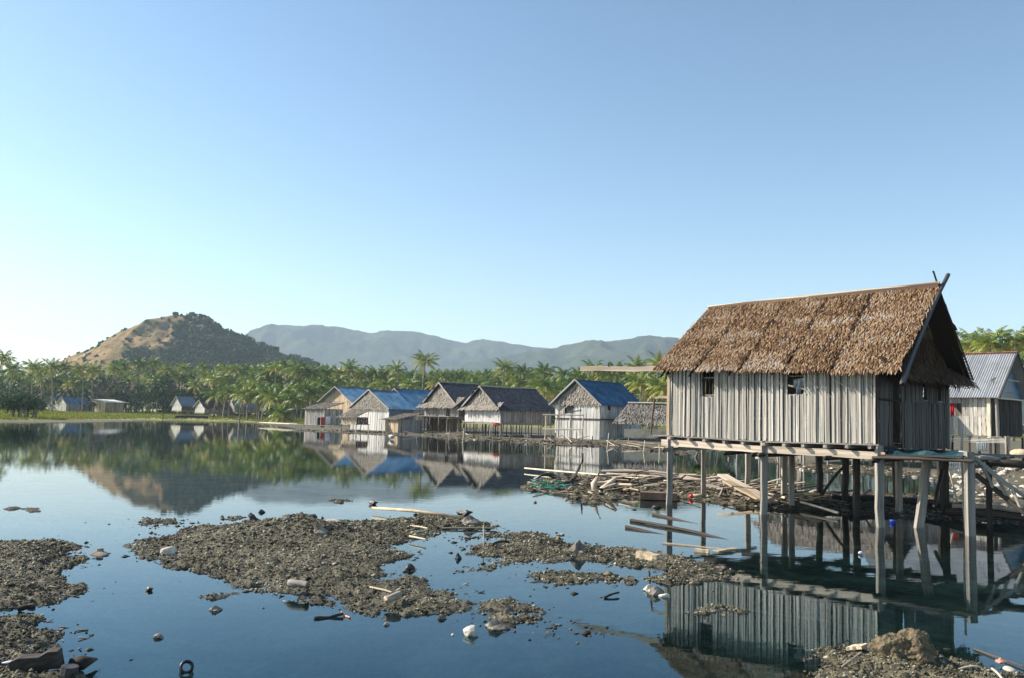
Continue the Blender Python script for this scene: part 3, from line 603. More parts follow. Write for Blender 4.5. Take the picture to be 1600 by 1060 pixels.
for a_, b_, w_ in SPOT:
    for gname, word in ROWN.items():
        mem = sorted([p for p in PALMS if a_ <= p[0] < b_ and p[3] == gname and not p[2]['label'].startswith('tallest')], key=lambda p: p[0])
        if word == 'grove':
            cut = sorted(p[1] for p in mem); lo = cut[len(cut) // 3] if cut else 0; hi = cut[2 * len(cut) // 3] if cut else 0
            sets = [('near', [p for p in mem if p[1] < lo]), ('middle', [p for p in mem if lo <= p[1] < hi]), ('back', [p for p in mem if p[1] >= hi])]
        else: sets = [('', mem)]
        for rn, ms in sets:
            for i, p in enumerate(ms):
                w2 = (rn + ' ' + word).strip(); nth = NTH[i] if i < 12 else 'farther'
                p[2]['label'] = f"{nth} {'from the left of the ' if i else 'of the '}{w2} coconut palms {w_}" if len(ms) > 1 else f"only {w2} coconut palm {w_}"
print('palms', n)
# woodland mass behind and under the palms
P = []; T = []; rg = np.random.default_rng(5)
for i in range(620):
    px = rg.uniform(-120, 1750); Y = rg.uniform(255, 330); Y = Y if px < 330 else Y - 20
    if px > 1350: Y = rg.uniform(160, 210)
    q = AT(px, 650, Y); b = gh(q.x, Y); lim = ZAT(px, 583 if px < 1350 else 545, Y); c = np.array([q.x, Y, rg.uniform(b + 1, max(b + 3, lim - 2.5))]); r = rg.uniform(2.2, 4)
    k = 75; p = rg.normal(size=(k, 3)); p /= np.linalg.norm(p, axis=1)[:, None]; p = p * (rg.random(k) ** .3)[:, None] * r; P.append(c + p); T.append(np.clip(rg.normal(.32, .1) + rg.normal(0, .12, k), 0, 1))
V, F, T = leafquads(np.vstack(P), np.concatenate(T), .62, rg)
tag(mobj('woodland', fastmesh('woodland', V, F, M_leaf, T)), 'dark undergrowth filling the palm grove', 'woodland', kind='stuff')
# scrub on the hill
P = []; T = []
for i in range(5200):
    u = rg.random(); v = -rg.random() ** .8 * .75; j = int(u * (len(hx) - 1)); k = int((v + 1) / 2 * (len(hv) - 1)); z = HZ[k, j]
    if z < 3: continue
    pxh = hx[j] / 700 * 1390 + 800; right = np.clip((pxh - 282) / 34 + (fbm(np.array([hx[j] / 30]), np.array([v * 5]), 3)[0] - .5) * 5, 0, 1)
    if rg.random() > .05 + .95 * right: continue
    r = rg.uniform(1.4, 3.0) * (1 if right > .5 else .45); kk = 26; p = rg.normal(size=(kk, 3)); p /= np.linalg.norm(p, axis=1)[:, None]; p *= (rg.random(kk) ** .3)[:, None] * r
    P.append(np.array([hx[j], 700 + v * hd, z + r * .5]) + p); T.append(np.clip(rg.normal(.4, .12) + rg.normal(0, .1, kk), 0, 1))
V, F, T = leafquads(np.vstack(P), np.concatenate(T), 1.15, rg)
tag(mobj('hill_scrub', fastmesh('hill_scrub', V, F, M_hillleaf, T)), 'dark green scrub covering the right flank of the hill', 'scrub', kind='stuff')
HC = [crown_mesh('crown', M_hillleaf, 9, 30, 2.6, .75, 200 + k, .7) for k in range(3)]; HT = [trunk_mesh('trunk', M_bark, 3, .2, 300 + k) for k in range(2)]
for px, s, lb in ((274, 1.25, 'lone round tree at the very top of the brown hill'), (258, .8, 'small tree on the ridge just left of the hilltop'), (301, 1.3, 'bushy tree on the dark summit shoulder of the hill'), (315, 1.4, None), (328, 1.2, None), (340, 1.2, None), (352, 1, None), (243, .8, None), (232, .6, None), (222, .9, None), (208, .8, None), (196, .9, None), (182, .6, None), (172, .6, None), (160, .5, None), (372, 1, None), (390, 1.1, None), (410, 1.1, None), (430, 1.2, None)):
    py = np.interp(px, [p[0] for p in HP], [p[1] for p in HP]); q = AT(px, py, 700); r = empty('hill_tree', (q.x, 700, q.z - 3.1)); tag(r, lb or ('tree on the green right ridge of the hill' if px > 280 else 'low tree on the bare left ridge of the hill'), 'tree', None if lb else ('trees on the right ridge' if px > 280 else 'trees on the left ridge'))
    t = mobj('trunk', random.choice(HT), r); t.scale = (s,) * 3; c = mobj('crown', random.choice(HC), r); c.location = (0, 0, 3.4 * s); c.scale = (s,) * 3; c.rotation_euler = (0, 0, random.uniform(0, 6))
# separate broadleaf trees and the mangrove on the left
def tree(px, base_py, top_py, Y, w, label, cat='tree', mat=M_leaf, seed=1, squash=.8, leaf=.34, ncl=26, nl=60, name='broadleaf_tree', trunks=1):
    q = AT(px, base_py, Y); b = gh(q.x, Y); top = ZAT(px, top_py, Y); hh = top - b; R = w / 2 * Y / FPX
    r = empty(name, (q.x, Y, b)); tag(r, label, cat); cz = hh - R * squash
    for k in range(trunks):
        t = mobj('trunk', trunk_mesh('trunk', M_bark, max(cz, 1), .09 * R ** .5 if trunks > 1 else .14 * R ** .5, seed + k, 5, R), r)
        if trunks > 1: t.location = (random.uniform(-.75, .75) * R, random.uniform(-.3, .3) * R, 0)
    c = mobj('crown', crown_mesh('crown', mat, ncl, nl, R, leaf, seed, squash), r); c.location = (0, 0, cz); return r
tree(245, 645, 596, 255, 42, 'round bright green tree behind the two small sheds on the meadow', seed=3)
tree(205, 645, 610, 268, 26, 'grey green bushy tree right of the flat roofed shed', seed=4)
tree(232, 645, 618, 262, 16, 'small dark shrub beside the bright green tree', 'shrub', seed=8)
tree(28, 655, 611, 140, 86, 'low dark mangrove tree standing on stilt roots at the left shore', 'mangrove', seed=5, squash=.42, leaf=.15, ncl=60, nl=110, name='mangrove', trunks=9)
tree(60, 646, 626, 235, 22, 'light green bush left of the white gabled shed', 'bush', seed=6)
tree(145, 648, 628, 246, 10, 'small dark bush in the gap between the two meadow sheds', 'bush', seed=7, leaf=.2)
tree(340, 645, 612, 235, 26, 'yellow green bushy tree behind the maroon roofed shed', seed=12)
tree(100, 645, 585, 275, 40, 'dark leafy tree behind the blue roofed sheds', seed=13)
tree(290, 645, 605, 262, 34, 'dark leafy broad crowned tree behind the grey roofed stilt shed', seed=14)
def bare_tree(px, top_py, Y, w, label, seed):
    q = AT(px, 640, Y); b = gh(q.x, Y); hh = ZAT(px, top_py, Y) - b; R = w / 2 * Y / FPX; rg = random.Random(seed); tk = MB(); br = MB()
    r = empty('bare_tree', (q.x, Y, b)); tag(r, label, 'tree'); tk.tube([(0, 0, -.3), (.2, 0, hh * .3), (0, .1, hh * .5)], [.3, .22, .15])
    for i in range(60):
        a = rg.uniform(0, 6.28); u = rg.random(); e = Vector((math.cos(a) * R * rg.uniform(.4, 1), math.sin(a) * R, hh * rg.uniform(.45, 1))); s_ = Vector((0, 0, hh * rg.uniform(.15, .5))); mid = s_.lerp(e, .5) + Vector((rg.uniform(-.4, .4), 0, rg.uniform(-.2, .5)))
        br.tube([s_, mid, e], [.10, .06, .025], 4)
        for k in range(5):
            p = mid.lerp(e, rg.random()); br.tube([p, p + Vector((rg.uniform(-1, 1), rg.uniform(-1, 1), rg.uniform(-.3, 1.1))) * R * .28], [.03, .012], 3)
    tk.build('trunk', M_twig, r); br.build('branches', M_twig, r)
bare_tree(160, 592, 262, 46, 'leafless grey tree with spreading twigs behind the flat roofed shed', 1)
bare_tree(196, 590, 266, 48, 'bare grey brown tree right of the leafless one behind the flat roofed shed', 2)
bare_tree(222, 600, 270, 26, 'small bare tree between the grey tree and the bright green one', 3)
bare_tree(262, 592, 268, 26, 'thin bare tree right of the bright green tree', 4)

# ------------------------------------------------------------------ thatch and houses
def thatch(name, P0, E, S, mat, parent, L, row=.075, bw=.04, bl=.17, lift=.05, base=.35, patch=None, edge=.06, sag=0, seed=0, tamp=.14):
    P0 = Vector(P0); E = Vector(E); S = Vector(S); el, sl_ = E.length, S.length; e = E / el; s = S / sl_; nrm = e.cross(s)
    if nrm.z < 0: nrm = -nrm
    rg = np.random.default_rng(seed); nr = max(2, int(sl_ / row)); ncol = max(3, int(el / bw))
    R, Cc = np.meshgrid(np.arange(nr), np.arange(ncol)); R = R.ravel(); Cc = Cc.ravel(); n = len(R)
    u = (Cc + .5 + rg.uniform(-.5, .5, n)) * bw + rg.normal(0, edge * .2, n); v = (R + rg.uniform(-.3, .3, n) + .6) * row * (sl_ / (nr * row))
    w = bw * rg.uniform(.6, 1.5, n); l = bl * rg.uniform(.6, 1.3, n); sk = rg.normal(0, .22, n); hg = lift * rg.uniform(.3, 1.3, n)
    uu = np.clip(u, -edge, el + edge)
    def pt(du, dv, dn):
        a = (uu + du)[:, None] * np.array(e)[None] + (v + dv)[:, None] * np.array(s)[None] + dn[:, None] * np.array(nrm)[None] + np.array(P0)[None]
        if sag: a[:, 2] -= sag * np.sin(np.clip(uu / el, 0, 1) * PI)
        return a
    z0 = np.full(n, .008)
    V = np.stack([pt(-w / 2, 0 * l, z0), pt(w / 2, 0 * l, z0), pt(w / 2 + sk * l * .5, -l * .5, hg), pt(-w / 2 + sk * l * .5, -l * .5, hg), pt(w * .28 + sk * l, -l, hg * .55), pt(-w * .22 + sk * l, -l, hg * .5)], 1).reshape(-1, 3)
    b = (np.arange(n) * 6)[:, None, None]; F = (np.array([(0, 1, 2, 3), (3, 2, 4, 5)])[None] + b).reshape(-1, 4)
    t = base + rg.normal(0, tamp, n) + (fbm(uu * 1.1 + seed * 3, v * 2.4, 3) - .5) * .35
    if patch is not None: t = patch(uu, v, t, rg)
    t = np.repeat(np.clip(t, 0, 1), 2)
    # the dark backing sheet, with thickness
    k = len(V); q = [P0, P0 + E, P0 + E + S, P0 + S]; th = nrm * -.05
    V = np.vstack([V, [list(x) for x in q], [list(x + th) for x in q]]); F = np.vstack([F, np.array([(0, 1, 2, 3), (7, 6, 5, 4), (0, 4, 5, 1), (1, 5, 6, 2), (2, 6, 7, 3), (3, 7, 4, 0)]) + k]); t = np.concatenate([t, np.full(6, .05)])
    return mobj(name, fastmesh(name, V, F, mat, t), parent, None, L)
def tri_thatch(name, A, Bp, T, mat, parent, L, row=.2, bw=.12, bl=.35, base=.5, seed=0, out=None, tamp=.16):
    A, Bp, T = Vector(A), Vector(Bp), Vector(T); E = Bp - A; el = E.length; e = E / el; mid = A.lerp(Bp, .5); S = T - mid; hl = S.length; s = S / hl; nrm = out or e.cross(s).normalized(); rg = np.random.default_rng(seed)
    V = []; F = []; t = []
    for r in range(int(hl / row)):
        v = r * row + row * .7; half = el / 2 * (1 - v / hl)
        for c in range(max(1, int(2 * half / bw))):
            u = -half + (c + .5) * bw + rg.uniform(-.3, .3) * bw; w = bw * rg.uniform(.6, 1.3); l = bl * rg.uniform(.7, 1.2); sk = rg.normal(0, .15) * l; lf = rg.uniform(.03, .09) * bl / .35 * 1.2
            p = mid + e * u + s * v; q = p - s * l + e * sk
            V += [p - e * w / 2 + nrm * .01, p + e * w / 2 + nrm * .01, q + e * w / 2 + nrm * lf, q - e * w / 2 + nrm * lf]; k = len(V) - 4; F.append((k, k + 1, k + 2, k + 3)); t.append(min(1, max(0, base + rg.normal(0, tamp))))
    k = len(V); V += [A, Bp, T, A - nrm * .05, Bp - nrm * .05, T - nrm * .05]; mb = MB(); mb.v = [tuple(x) for x in V]; mb.f = [list(f) for f in F] + [[k, k + 1, k + 2], [k + 5, k + 4, k + 3]]; mb.t = t + [.1, .1]
    return mb.build(name, mat, parent, L)

Zv = Vector((0, 0, 1))
def wall_boards(parent, L, C, d, ln, z0, z1, w, mat, out, name='plank', openings=(), thick=.03, zj=.04, alt=None):
    part = empty('wall', parent=parent); n = max(1, round(ln / w)); w = ln / n
    for i in range(n):
        a, b = i * w, (i + 1) * w; segs = [(z0, z1)]
        for (oa, ob, oz0, oz1) in openings:
            if b > oa + .3 * w and a < ob - .3 * w:
                ns = []
                for s0, s1 in segs:
                    if oz0 > s0 + .05: ns.append((s0, min(s1, oz0)))
                    if oz1 < s1 - .05: ns.append((max(s0, oz1), s1))
                segs = ns
        for s0, s1 in segs:
            p = C + d * ((a + b) / 2); off = out * (random.uniform(0, .018)); lean = d * random.uniform(-.006, .006) * (s1 - s0)
            mm = mat if alt is None or random.random() > .2 else alt
            board(name, Vector((p.x, p.y, s0 - random.uniform(0, zj) * (s0 == z0))) + off - lean, Vector((p.x, p.y, s1 + random.uniform(-zj, zj) * .4)) + off + lean, w * random.uniform(.88, 1.0), thick, mm, part, L, d)
    return part
def metal_roof(parent, L, P0, E, S, mat, sw=.85, ribs=9, lift=0):
    E = Vector(E); S = Vector(S); n = max(1, round(E.length / sw)); nrm = E.cross(S).normalized(); nrm = nrm if nrm.z > 0 else -nrm
    for i in range(n):
        M = Matrix((E / n * 1.02, S, nrm)).transposed().to_4x4(); M.translation = Vector(P0) + E * (i / n) + nrm * (.006 * (i % 2) + lift)
        mobj('roof_sheet', US(mat, ribs), parent, M, L)
def house(label, pc, Y, a, pl, pr, py_base, py_eave, py_ridge, wall=M_plank, side=None, roof=M_blue, gable='board', zfloor=None, group=None, pw=.45, og=.35, oe=.35, ridge_c=None, name='stilt_house', cat='house', ops_g=(), ops_s=(), bargeboard=None, stilt_d=.13, py_floor=None, halfhip=0, gmat=None, trow=.22, zb=None, upper_gap=None, gside=True):
    """gable front between columns pl and pc, long side between pc and pr; ridge recedes at angle a."""
    a = math.radians(a); d = Vector((math.cos(a), math.sin(a), 0)); g = Vector((-math.sin(a), math.cos(a), 0)); Cb = AT(pc, py_base, Y)
    ze = ZAT(pc, py_eave, Y); C = Vector((Cb.x, Cb.y, ze)); W = abs(solve_t(C, g, pl)); Ln = abs(solve_t(C, d, pr))
    zb_ = gh(Cb.x, Cb.y) if zb is None else zb
    zf = ZAT(pc, py_floor, Y) if py_floor else zb_
    apex = C + g * W / 2; zr = ZAT((pc + pl) / 2, py_ridge, apex.y)
    L = Vector((Cb.x, Cb.y, min(zb_, 0.3))); r = empty(name, L); tag(r, label, cat, group); side = side or wall
    C0 = Vector((Cb.x, Cb.y, 0)); out_g = -d; out_s = -g
    wall_boards(r, L, C0, g, W, zf, ze, pw, wall, out_g, openings=ops_g)
    wall_boards(r, L, C0, d, Ln, zf, ze, pw, side, out_s, openings=ops_s)
    wall_boards(r, L, C0 + g * W, d, Ln, zf, ze, pw * 2, side, g); wall_boards(r, L, C0 + d * Ln, g, W, zf, ze, pw * 2, side, d)
    for (oa, ob, z0, z1) in ops_g:
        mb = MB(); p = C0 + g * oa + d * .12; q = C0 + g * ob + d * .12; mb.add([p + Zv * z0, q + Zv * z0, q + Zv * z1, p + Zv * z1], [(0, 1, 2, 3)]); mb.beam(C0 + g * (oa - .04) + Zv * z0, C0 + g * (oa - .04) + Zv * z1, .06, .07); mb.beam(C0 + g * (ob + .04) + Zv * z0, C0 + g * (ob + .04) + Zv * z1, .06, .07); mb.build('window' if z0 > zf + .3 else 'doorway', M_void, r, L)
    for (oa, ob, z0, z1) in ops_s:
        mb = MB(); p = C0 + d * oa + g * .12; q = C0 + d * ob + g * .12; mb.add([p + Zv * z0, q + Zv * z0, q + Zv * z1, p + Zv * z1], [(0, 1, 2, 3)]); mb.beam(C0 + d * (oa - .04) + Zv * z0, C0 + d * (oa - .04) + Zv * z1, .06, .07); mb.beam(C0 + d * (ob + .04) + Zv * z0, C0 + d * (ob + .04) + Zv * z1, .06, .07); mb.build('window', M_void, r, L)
    if zf > zb_ + .4:                                        # stilts and floor
        nl, nw = max(2, round(Ln / 1.8) + 1), max(2, round(W / 1.8) + 1)
        for i in range(nl):
            for j in range(nw):
                p = C0 + d * (Ln * i / (nl - 1)) + g * (W * j / (nw - 1)); b = gh(p.x, p.y) - .3
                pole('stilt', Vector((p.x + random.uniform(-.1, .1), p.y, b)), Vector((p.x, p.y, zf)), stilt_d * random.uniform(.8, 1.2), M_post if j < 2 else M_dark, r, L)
        mb = MB(); c_ = C0 + d * Ln / 2 + g * W / 2
        mb.beam(C0 - g * .1 + d * Ln / 2 + g * W / 2 - d * (Ln / 2 + .15) + Zv * (zf - .06), C0 - g * .1 + g * (W / 2 + .1) + d * (Ln + .15) + Zv * (zf - .06), W + .3, .08, .5, g); mb.build('floor', M_plank, r, L)
        for j in (0, 1): board('floor_beam', C0 + g * W * j - d * .2 + Zv * (zf - .2), C0 + g * W * j + d * (Ln + .2) + Zv * (zf - .2), .1, .14, M_post, r, L)
        board('floor_beam', C0 - g * .2 - d * .05 + Zv * (zf - .2), C0 + g * (W + .2) - d * .05 + Zv * (zf - .2), .1, .14, M_post, r, L)
    # roof
    sl_ = (zr - ze) / (W / 2); e0 = C0 - g * oe - d * og + Zv * (ze - sl_ * oe + .04); E = d * (Ln + 2 * og); S = g * (W / 2 + oe) + Zv * (sl_ * (W / 2 + oe))
    e1 = C0 + g * (W + oe) - d * og + Zv * (ze - sl_ * oe + .04); S2 = -g * (W / 2 + oe) + Zv * (sl_ * (W / 2 + oe))
    if roof in (M_thatch, M_gthatch, M_dthatch):
        thatch('thatch', e0, E, S, roof, r, L, trow, .14, .42, .06, .42, seed=int(pc)); thatch('thatch', e1, E, S2, roof, r, L, trow * 1.6, .22, .6, .06, .42, seed=int(pc) + 1)
        pole('ridge_pole', e0 + S + Zv * .06, e0 + S + E + Zv * .06, .14, M_post, r, L)
    else:
        metal_roof(r, L, e0, E, S, roof); metal_roof(r, L, e1, E, S2, roof)
        board('ridge_cap', e0 + S + Zv * .03, e0 + S + E + Zv * .03, .3, .04, roof, r, L, g)
    gm = gmat or (M_gthatch if gable == 'thatch' else wall); ov = .25 if gable == 'thatch' else .0
    for k, (dd, off) in enumerate(((-d, -.06), (d, Ln + .06))):
        if gable == 'thatch' or k == 0 and gable == 'thatch':
            p = C0 + d * (off - (.10 if k == 0 else -.1)); tri_thatch('gable_thatch', p - g * .12 + Zv * (ze - .12), p + g * (W + .12) + Zv * (ze - .12), p + g * W / 2 + Zv * (zr - .1), gm, r, L, .2, .12, .36, .55, int(pc), dd)
        else:
            part = empty('gable', parent=r); n_ = max(3, round(W / pw)); w = W / n_
            for i in range(n_):
                u = (i + .5) * w; tz = ze + (zr - ze) * (1 - abs(u - W / 2) / (W / 2)) - .04; bz = ze - .02
                if tz - bz > .1: board('plank', C0 + d * off + g * u + Zv * bz, C0 + d * off + g * u + Zv * (tz - .1), w * .97, .03, gm, part, L, g)
    bb = bargeboard or M_post
    for dd in (-.02, ):
        for (p, q) in ((e0, e0 + S), (e1, e1 + S2)): board('bargeboard', p - d * .03 - (q - p).normalized() * .05 + Zv * .02, q - d * .03 + Zv * .02, .04, .16, bb, r, L, d)
    return dict(r=r, L=L, C0=C0, d=d, g=g, W=W, Ln=Ln, zf=zf, ze=ze, zr=zr, e0=e0, S=S)

# far left meadow sheds
house('leftmost white gabled shed with blue iron roof, half behind its twin', 89, 258, 60, 75, 120, 645.5, 630, 618.5, M_white, M_grey, M_blue, pw=.7, group=None, name='shed', cat='shed', oe=.2, og=.3)
house('white gabled shed with long blue iron roof and grey side wall on the meadow', 103, 250, 60, 89.5, 139, 646, 631, 620.5, M_white, M_plank, M_blue, pw=.7, name='shed', cat='shed', oe=.2, og=.3)
# flat roofed shed
def flat_shed():
    Y = 246; Cb = AT(164, 646, Y); a = math.radians(60); d = Vector((math.cos(a), math.sin(a), 0)); g = Vector((-math.sin(a), math.cos(a), 0)); C = Vector((Cb.x, Cb.y, 2.5))
    W = abs(solve_t(C, g, 148)); Ln = abs(solve_t(C, d, 193)); L = Vector((Cb.x, Cb.y, .3)); C0 = Vector((Cb.x, Cb.y, 0)); r = empty('shed', L); tag(r, 'beige shed under a flat pale iron roof beside the blue roofed sheds', 'shed')
    zb_ = gh(Cb.x, Cb.y); z1 = ZAT(164, 629, Y); wall_boards(r, L, C0, g, W, zb_, z1 + .3, .7, M_tan, -d); wall_boards(r, L, C0, d, Ln, zb_, z1, .6, M_tan, -g, alt=M_plank); wall_boards(r, L, C0 + g * W, d, Ln, zb_, z1 + .3, 1, M_tan, g); wall_boards(r, L, C0 + d * Ln, g, W, zb_, z1, 1, M_tan, d)
    P0 = C0 - g * 1 - d * .8 + Zv * (z1 + .1); metal_roof(r, L, P0, d * (Ln + 1.8), g * (W + 1.8) + Zv * .75, M_pale); board('fascia', P0 - Zv * .02, P0 + d * (Ln + 1.8) - Zv * .02, .05, .22, M_pale, r, L, g)
flat_shed()
house('grey roofed stilt shed with pale gable, left of the maroon roofed one', 283, 232, 50, 269, 306, 647, 633, 620, M_white, M_brown, M_grey, gable='board', py_floor=641.5, pw=.6, name='shed', cat='shed')
house('small grey roofed shed showing only its gable tip above the maroon roof', 340, 246, 50, 330, 358, 647, 632, 623, M_plank, M_plank, M_grey, pw=.8, name='shed', cat='shed')
h_ = house('long low shed with maroon iron roof and three small dark windows', 319, 218, 48, 305, 362, 649, 636, 626, M_white, M_plank, M_red, py_floor=645, pw=.6, name='shed', cat='shed', ops_s=((.8, 1.4, 2.5, 3.2), (3.0, 3.6, 2.5, 3.2), (5.2, 5.8, 2.5, 3.2)))
house('grey roofed stilt shed with white bargeboards in its gable', 366, 222, 40, 355, 405, 648, 635, 623.5, M_plank, M_plank, M_grey, py_floor=643, pw=.6, bargeboard=M_white, name='shed', cat='shed')
house('small weathered shed among palm trunks at the right end of the meadow', 416, 215, 50, 406, 431, 647, 635, 626, M_white, M_brown, M_gthatch, py_floor=642, pw=.6, name='shed', cat='shed')

# village
house('house with blue iron roof and beige gable behind the shed with washing', 552, 158, 46, 504, 600, 668, 628, 605, M_tan, M_tan, M_blue, gable='board', gmat=M_tan, pw=.5, og=.9)
def lean_to(label, pc, Y, a, pl, pr, py_base, py_low, py_high, wall, roofm, py_floor=None, pw=.4, wall_s=None, over=.35):
    a = math.radians(a); d = Vector((math.cos(a), math.sin(a), 0)); g = Vector((-math.sin(a), math.cos(a), 0)); Cb = AT(pc, py_base, Y); z1 = ZAT(pc, py_low, Y); C = Vector((Cb.x, Cb.y, z1))
    W = abs(solve_t(C, g, pl)); Ln = abs(solve_t(C, d, pr)); zb_ = gh(Cb.x, Cb.y); zf = ZAT(pc, py_floor, Y) if py_floor else zb_; zh = ZAT(pc, py_high, Y + Ln * .7)
    L = Vector((Cb.x, Cb.y, .2)); C0 = Vector((Cb.x, Cb.y, 0)); r = empty('hut', L); tag(r, label, 'hut')
    wall_boards(r, L, C0, g, W, zf, z1, pw, wall, -d); wall_boards(r, L, C0, d, Ln, zf, z1, pw, wall_s or wall, -g); wall_boards(r, L, C0 + g * W, d, Ln, zf, z1, pw * 2, wall, g)
    P0 = C0 - d * over - g * over + Zv * (z1 - .02); E = g * (W + 2 * over); S = d * (Ln + over) + Zv * (zh - z1)
    if roofm in (M_thatch, M_gthatch, M_dthatch): thatch('thatch', P0, E, S, roofm, r, L, .22, .14, .4, .06, .35, seed=int(pc))
    else: metal_roof(r, L, P0, E, S, roofm)
    if zf > zb_ + .4:
        for i in (0, .5, 1):
            for j in (0, 1):
                p = C0 + g * W * i + d * Ln * j; pole('stilt', Vector((p.x, p.y, gh(p.x, p.y) - .3)), Vector((p.x, p.y, zf)), .12, M_post, r, L)
        mb = MB(); mb.beam(C0 + g * W / 2 - d * .15 + Zv * (zf - .04), C0 + g * W / 2 + d * (Ln + .1) + Zv * (zf - .04), W + .3, .07, .5, g); mb.build('floor', M_post, r, L)
    return r
lean_to('grey plank hut with sloping dark thatch and washing hung before it', 506, 146, 50, 477, 536, 664, 639, 629, M_plank, M_gthatch, wall_s=M_plank)
B2 = house('house with bright blue iron roof, thatched gable and whitewashed front wall', 607, 112, 44, 549, 646, 675, 638, 610, M_white, M_grey, M_blue, gable='thatch', pw=.5, og=.3, oe=.3)
house('house with wide blue iron roof behind the whitewashed one', 645, 128, 44, 590, 700, 672, 639, 608, M_tan, M_tan, M_blue, gable='board', pw=.6, og=.3, oe=.3)
lean_to('small tan hut on stilts under a dark thatch lean-to in front of the white wall', 556, 107, 50, 534, 576, 675, 652, 639, M_tan, M_gthatch, py_floor=663, wall_s=M_brown)
lean_to('low grey hut with matted thatch right of the whitewashed wall', 622, 106, 40, 602, 660, 677, 656, 645, M_tan, M_gthatch, wall_s=M_plank)
H4 = house('stilt house with shaggy brown grey thatch, doorway and open deck', 716, 107, 36, 664, 772, 678, 633, 599, M_plank, M_brown, M_dthatch, gable='thatch', py_floor=651, pw=.4, gmat=M_gthatch, og=.5, oe=.5, ops_g=((1.9, 2.6, ZAT(700, 651, 107), ZAT(700, 635, 107)),))
# skirt of thatch and deck before the doorway
C0, d, g = H4['C0'], H4['d'], H4['g']
thatch('gable_skirt', C0 - g * .5 - d * .9 + Zv * (H4['ze'] - .25), g * (H4['W'] + 1), d * 1.6 + Zv * 1.25, M_gthatch, H4['r'], H4['L'], .2, .14, .4, .06, .5, seed=4)
for i in range(9): board('deck_board', C0 - g * .3 - d * (.2 + i * .17) + Zv * (H4['zf'] - .05), C0 + g * (H4['W'] + .4) - d * (.2 + i * .17) + Zv * (H4['zf'] - .05), .15, .04, M_plank, H4['r'], H4['L'])
for j in range(5):
    p = C0 + g * (H4['W'] * j / 4) - d * 1.6; pole('stilt', Vector((p.x, p.y, gh(p.x, p.y) - .3)), Vector((p.x, p.y, H4['zf'] - .05)), .11, M_post, H4['r'], H4['L'])
wall_boards(H4['r'], H4['L'], C0 + d * .4, g, H4['W'], gh(C0.x, C0.y) - .1, H4['zf'] - .3, .45, M_brown, -d)
H5 = house('stilt house with dark slate thatch, shaggy gable skirt and pale plank walls', 781.5, 94, 35, 727, 861, 683, 638, 605, M_plank, M_tan, M_dthatch, gable='thatch', py_floor=660, pw=.35, gmat=M_gthatch, og=.5, oe=.35, side=M_plank) if False else house('stilt house with dark slate thatch, shaggy gable skirt and pale plank walls', 781.5, 94, 35, 727, 861, 683, 638, 605, M_white, M_plank, M_dthatch, gable='thatch', py_floor=660, pw=.35, gmat=M_gthatch, og=.5, oe=.35)
C0, d, g = H5['C0'], H5['d'], H5['g']
thatch('gable_skirt', C0 - g * .25 - d * .6 + Zv * (H5['ze'] - .15), g * (H5['W'] + .5), d * .9 + Zv * .8, M_gthatch, H5['r'], H5['L'], .16, .12, .34, .08, .62, seed=5)
H6 = house('two storey whitewashed house with deep blue iron roof and thatched gable', 937, 90, 49, 868, 1000, 685, 629, 594.5, M_white, M_white, M_deep, gable='thatch', pw=.42, og=.5, oe=.45, bargeboard=M_plank, ops_s=((1.3, 1.75, 3.3, 4.0),), ops_g=((3.2, 4.6, 2.9, 4.1),))
C0, d, g = H6['C0'], H6['d'], H6['g']
board('floor_beam', C0 - g * .1 - d * .08 + Zv * 2.35, C0 + g * H6['W'] - d * .08 + Zv * 2.35, .1, .12, M_dark, H6['r'], H6['L']); board('floor_beam', C0 - d * .2 - g * .08 + Zv * 2.35, C0 + d * H6['Ln'] - g * .08 + Zv * 2.35, .1, .12, M_dark, H6['r'], H6['L'])
pole('brace', C0 + g * 3.3 - d * .6 + Zv * 4.0, C0 + g * 5.2 - d * .1 + Zv * 2.8, .09, M_bamboo, H6['r'], H6['L'])
pole('porch_post', C0 + g * 4.7 - d * .7 + Zv * .4, C0 + g * 4.7 - d * .7 + Zv * 4.1, .1, M_post, H6['r'], H6['L'])
# balcony rack in front of it
Y = 86; r = empty('drying_rack', AT(880, 690, Y)); tag(r, 'open bamboo drying platform with upper rail left of the two storey white house', 'drying rack'); L = r.location.copy()
r_ = r
for px in (851, 869, 890, 910): p = AT(px, 690, Y + (px % 3)); pole('post', Vector((p.x, p.y, gh(p.x, p.y) - .2)), Vector((p.x + .05, p.y, ZAT(px, 648, Y))), .12, M_bamboo, r, L)
for px in (860, 882, 901): p = AT(px, 688, Y + 1.5); pole('post', Vector((p.x, p.y, gh(p.x, p.y) - .2)), Vector((p.x, p.y, ZAT(px, 671, Y))), .09, M_post, r, L)
pole('rail', AT(848, 648.5, Y), AT(911, 649, Y), .12, M_bamboo, r, L, bend=.3)
for i in range(7): pole('deck_pole', AT(848, 671, Y + i * .22), AT(912, 671.5, Y + i * .22), .10, M_bamboo, r, L, bend=.3)
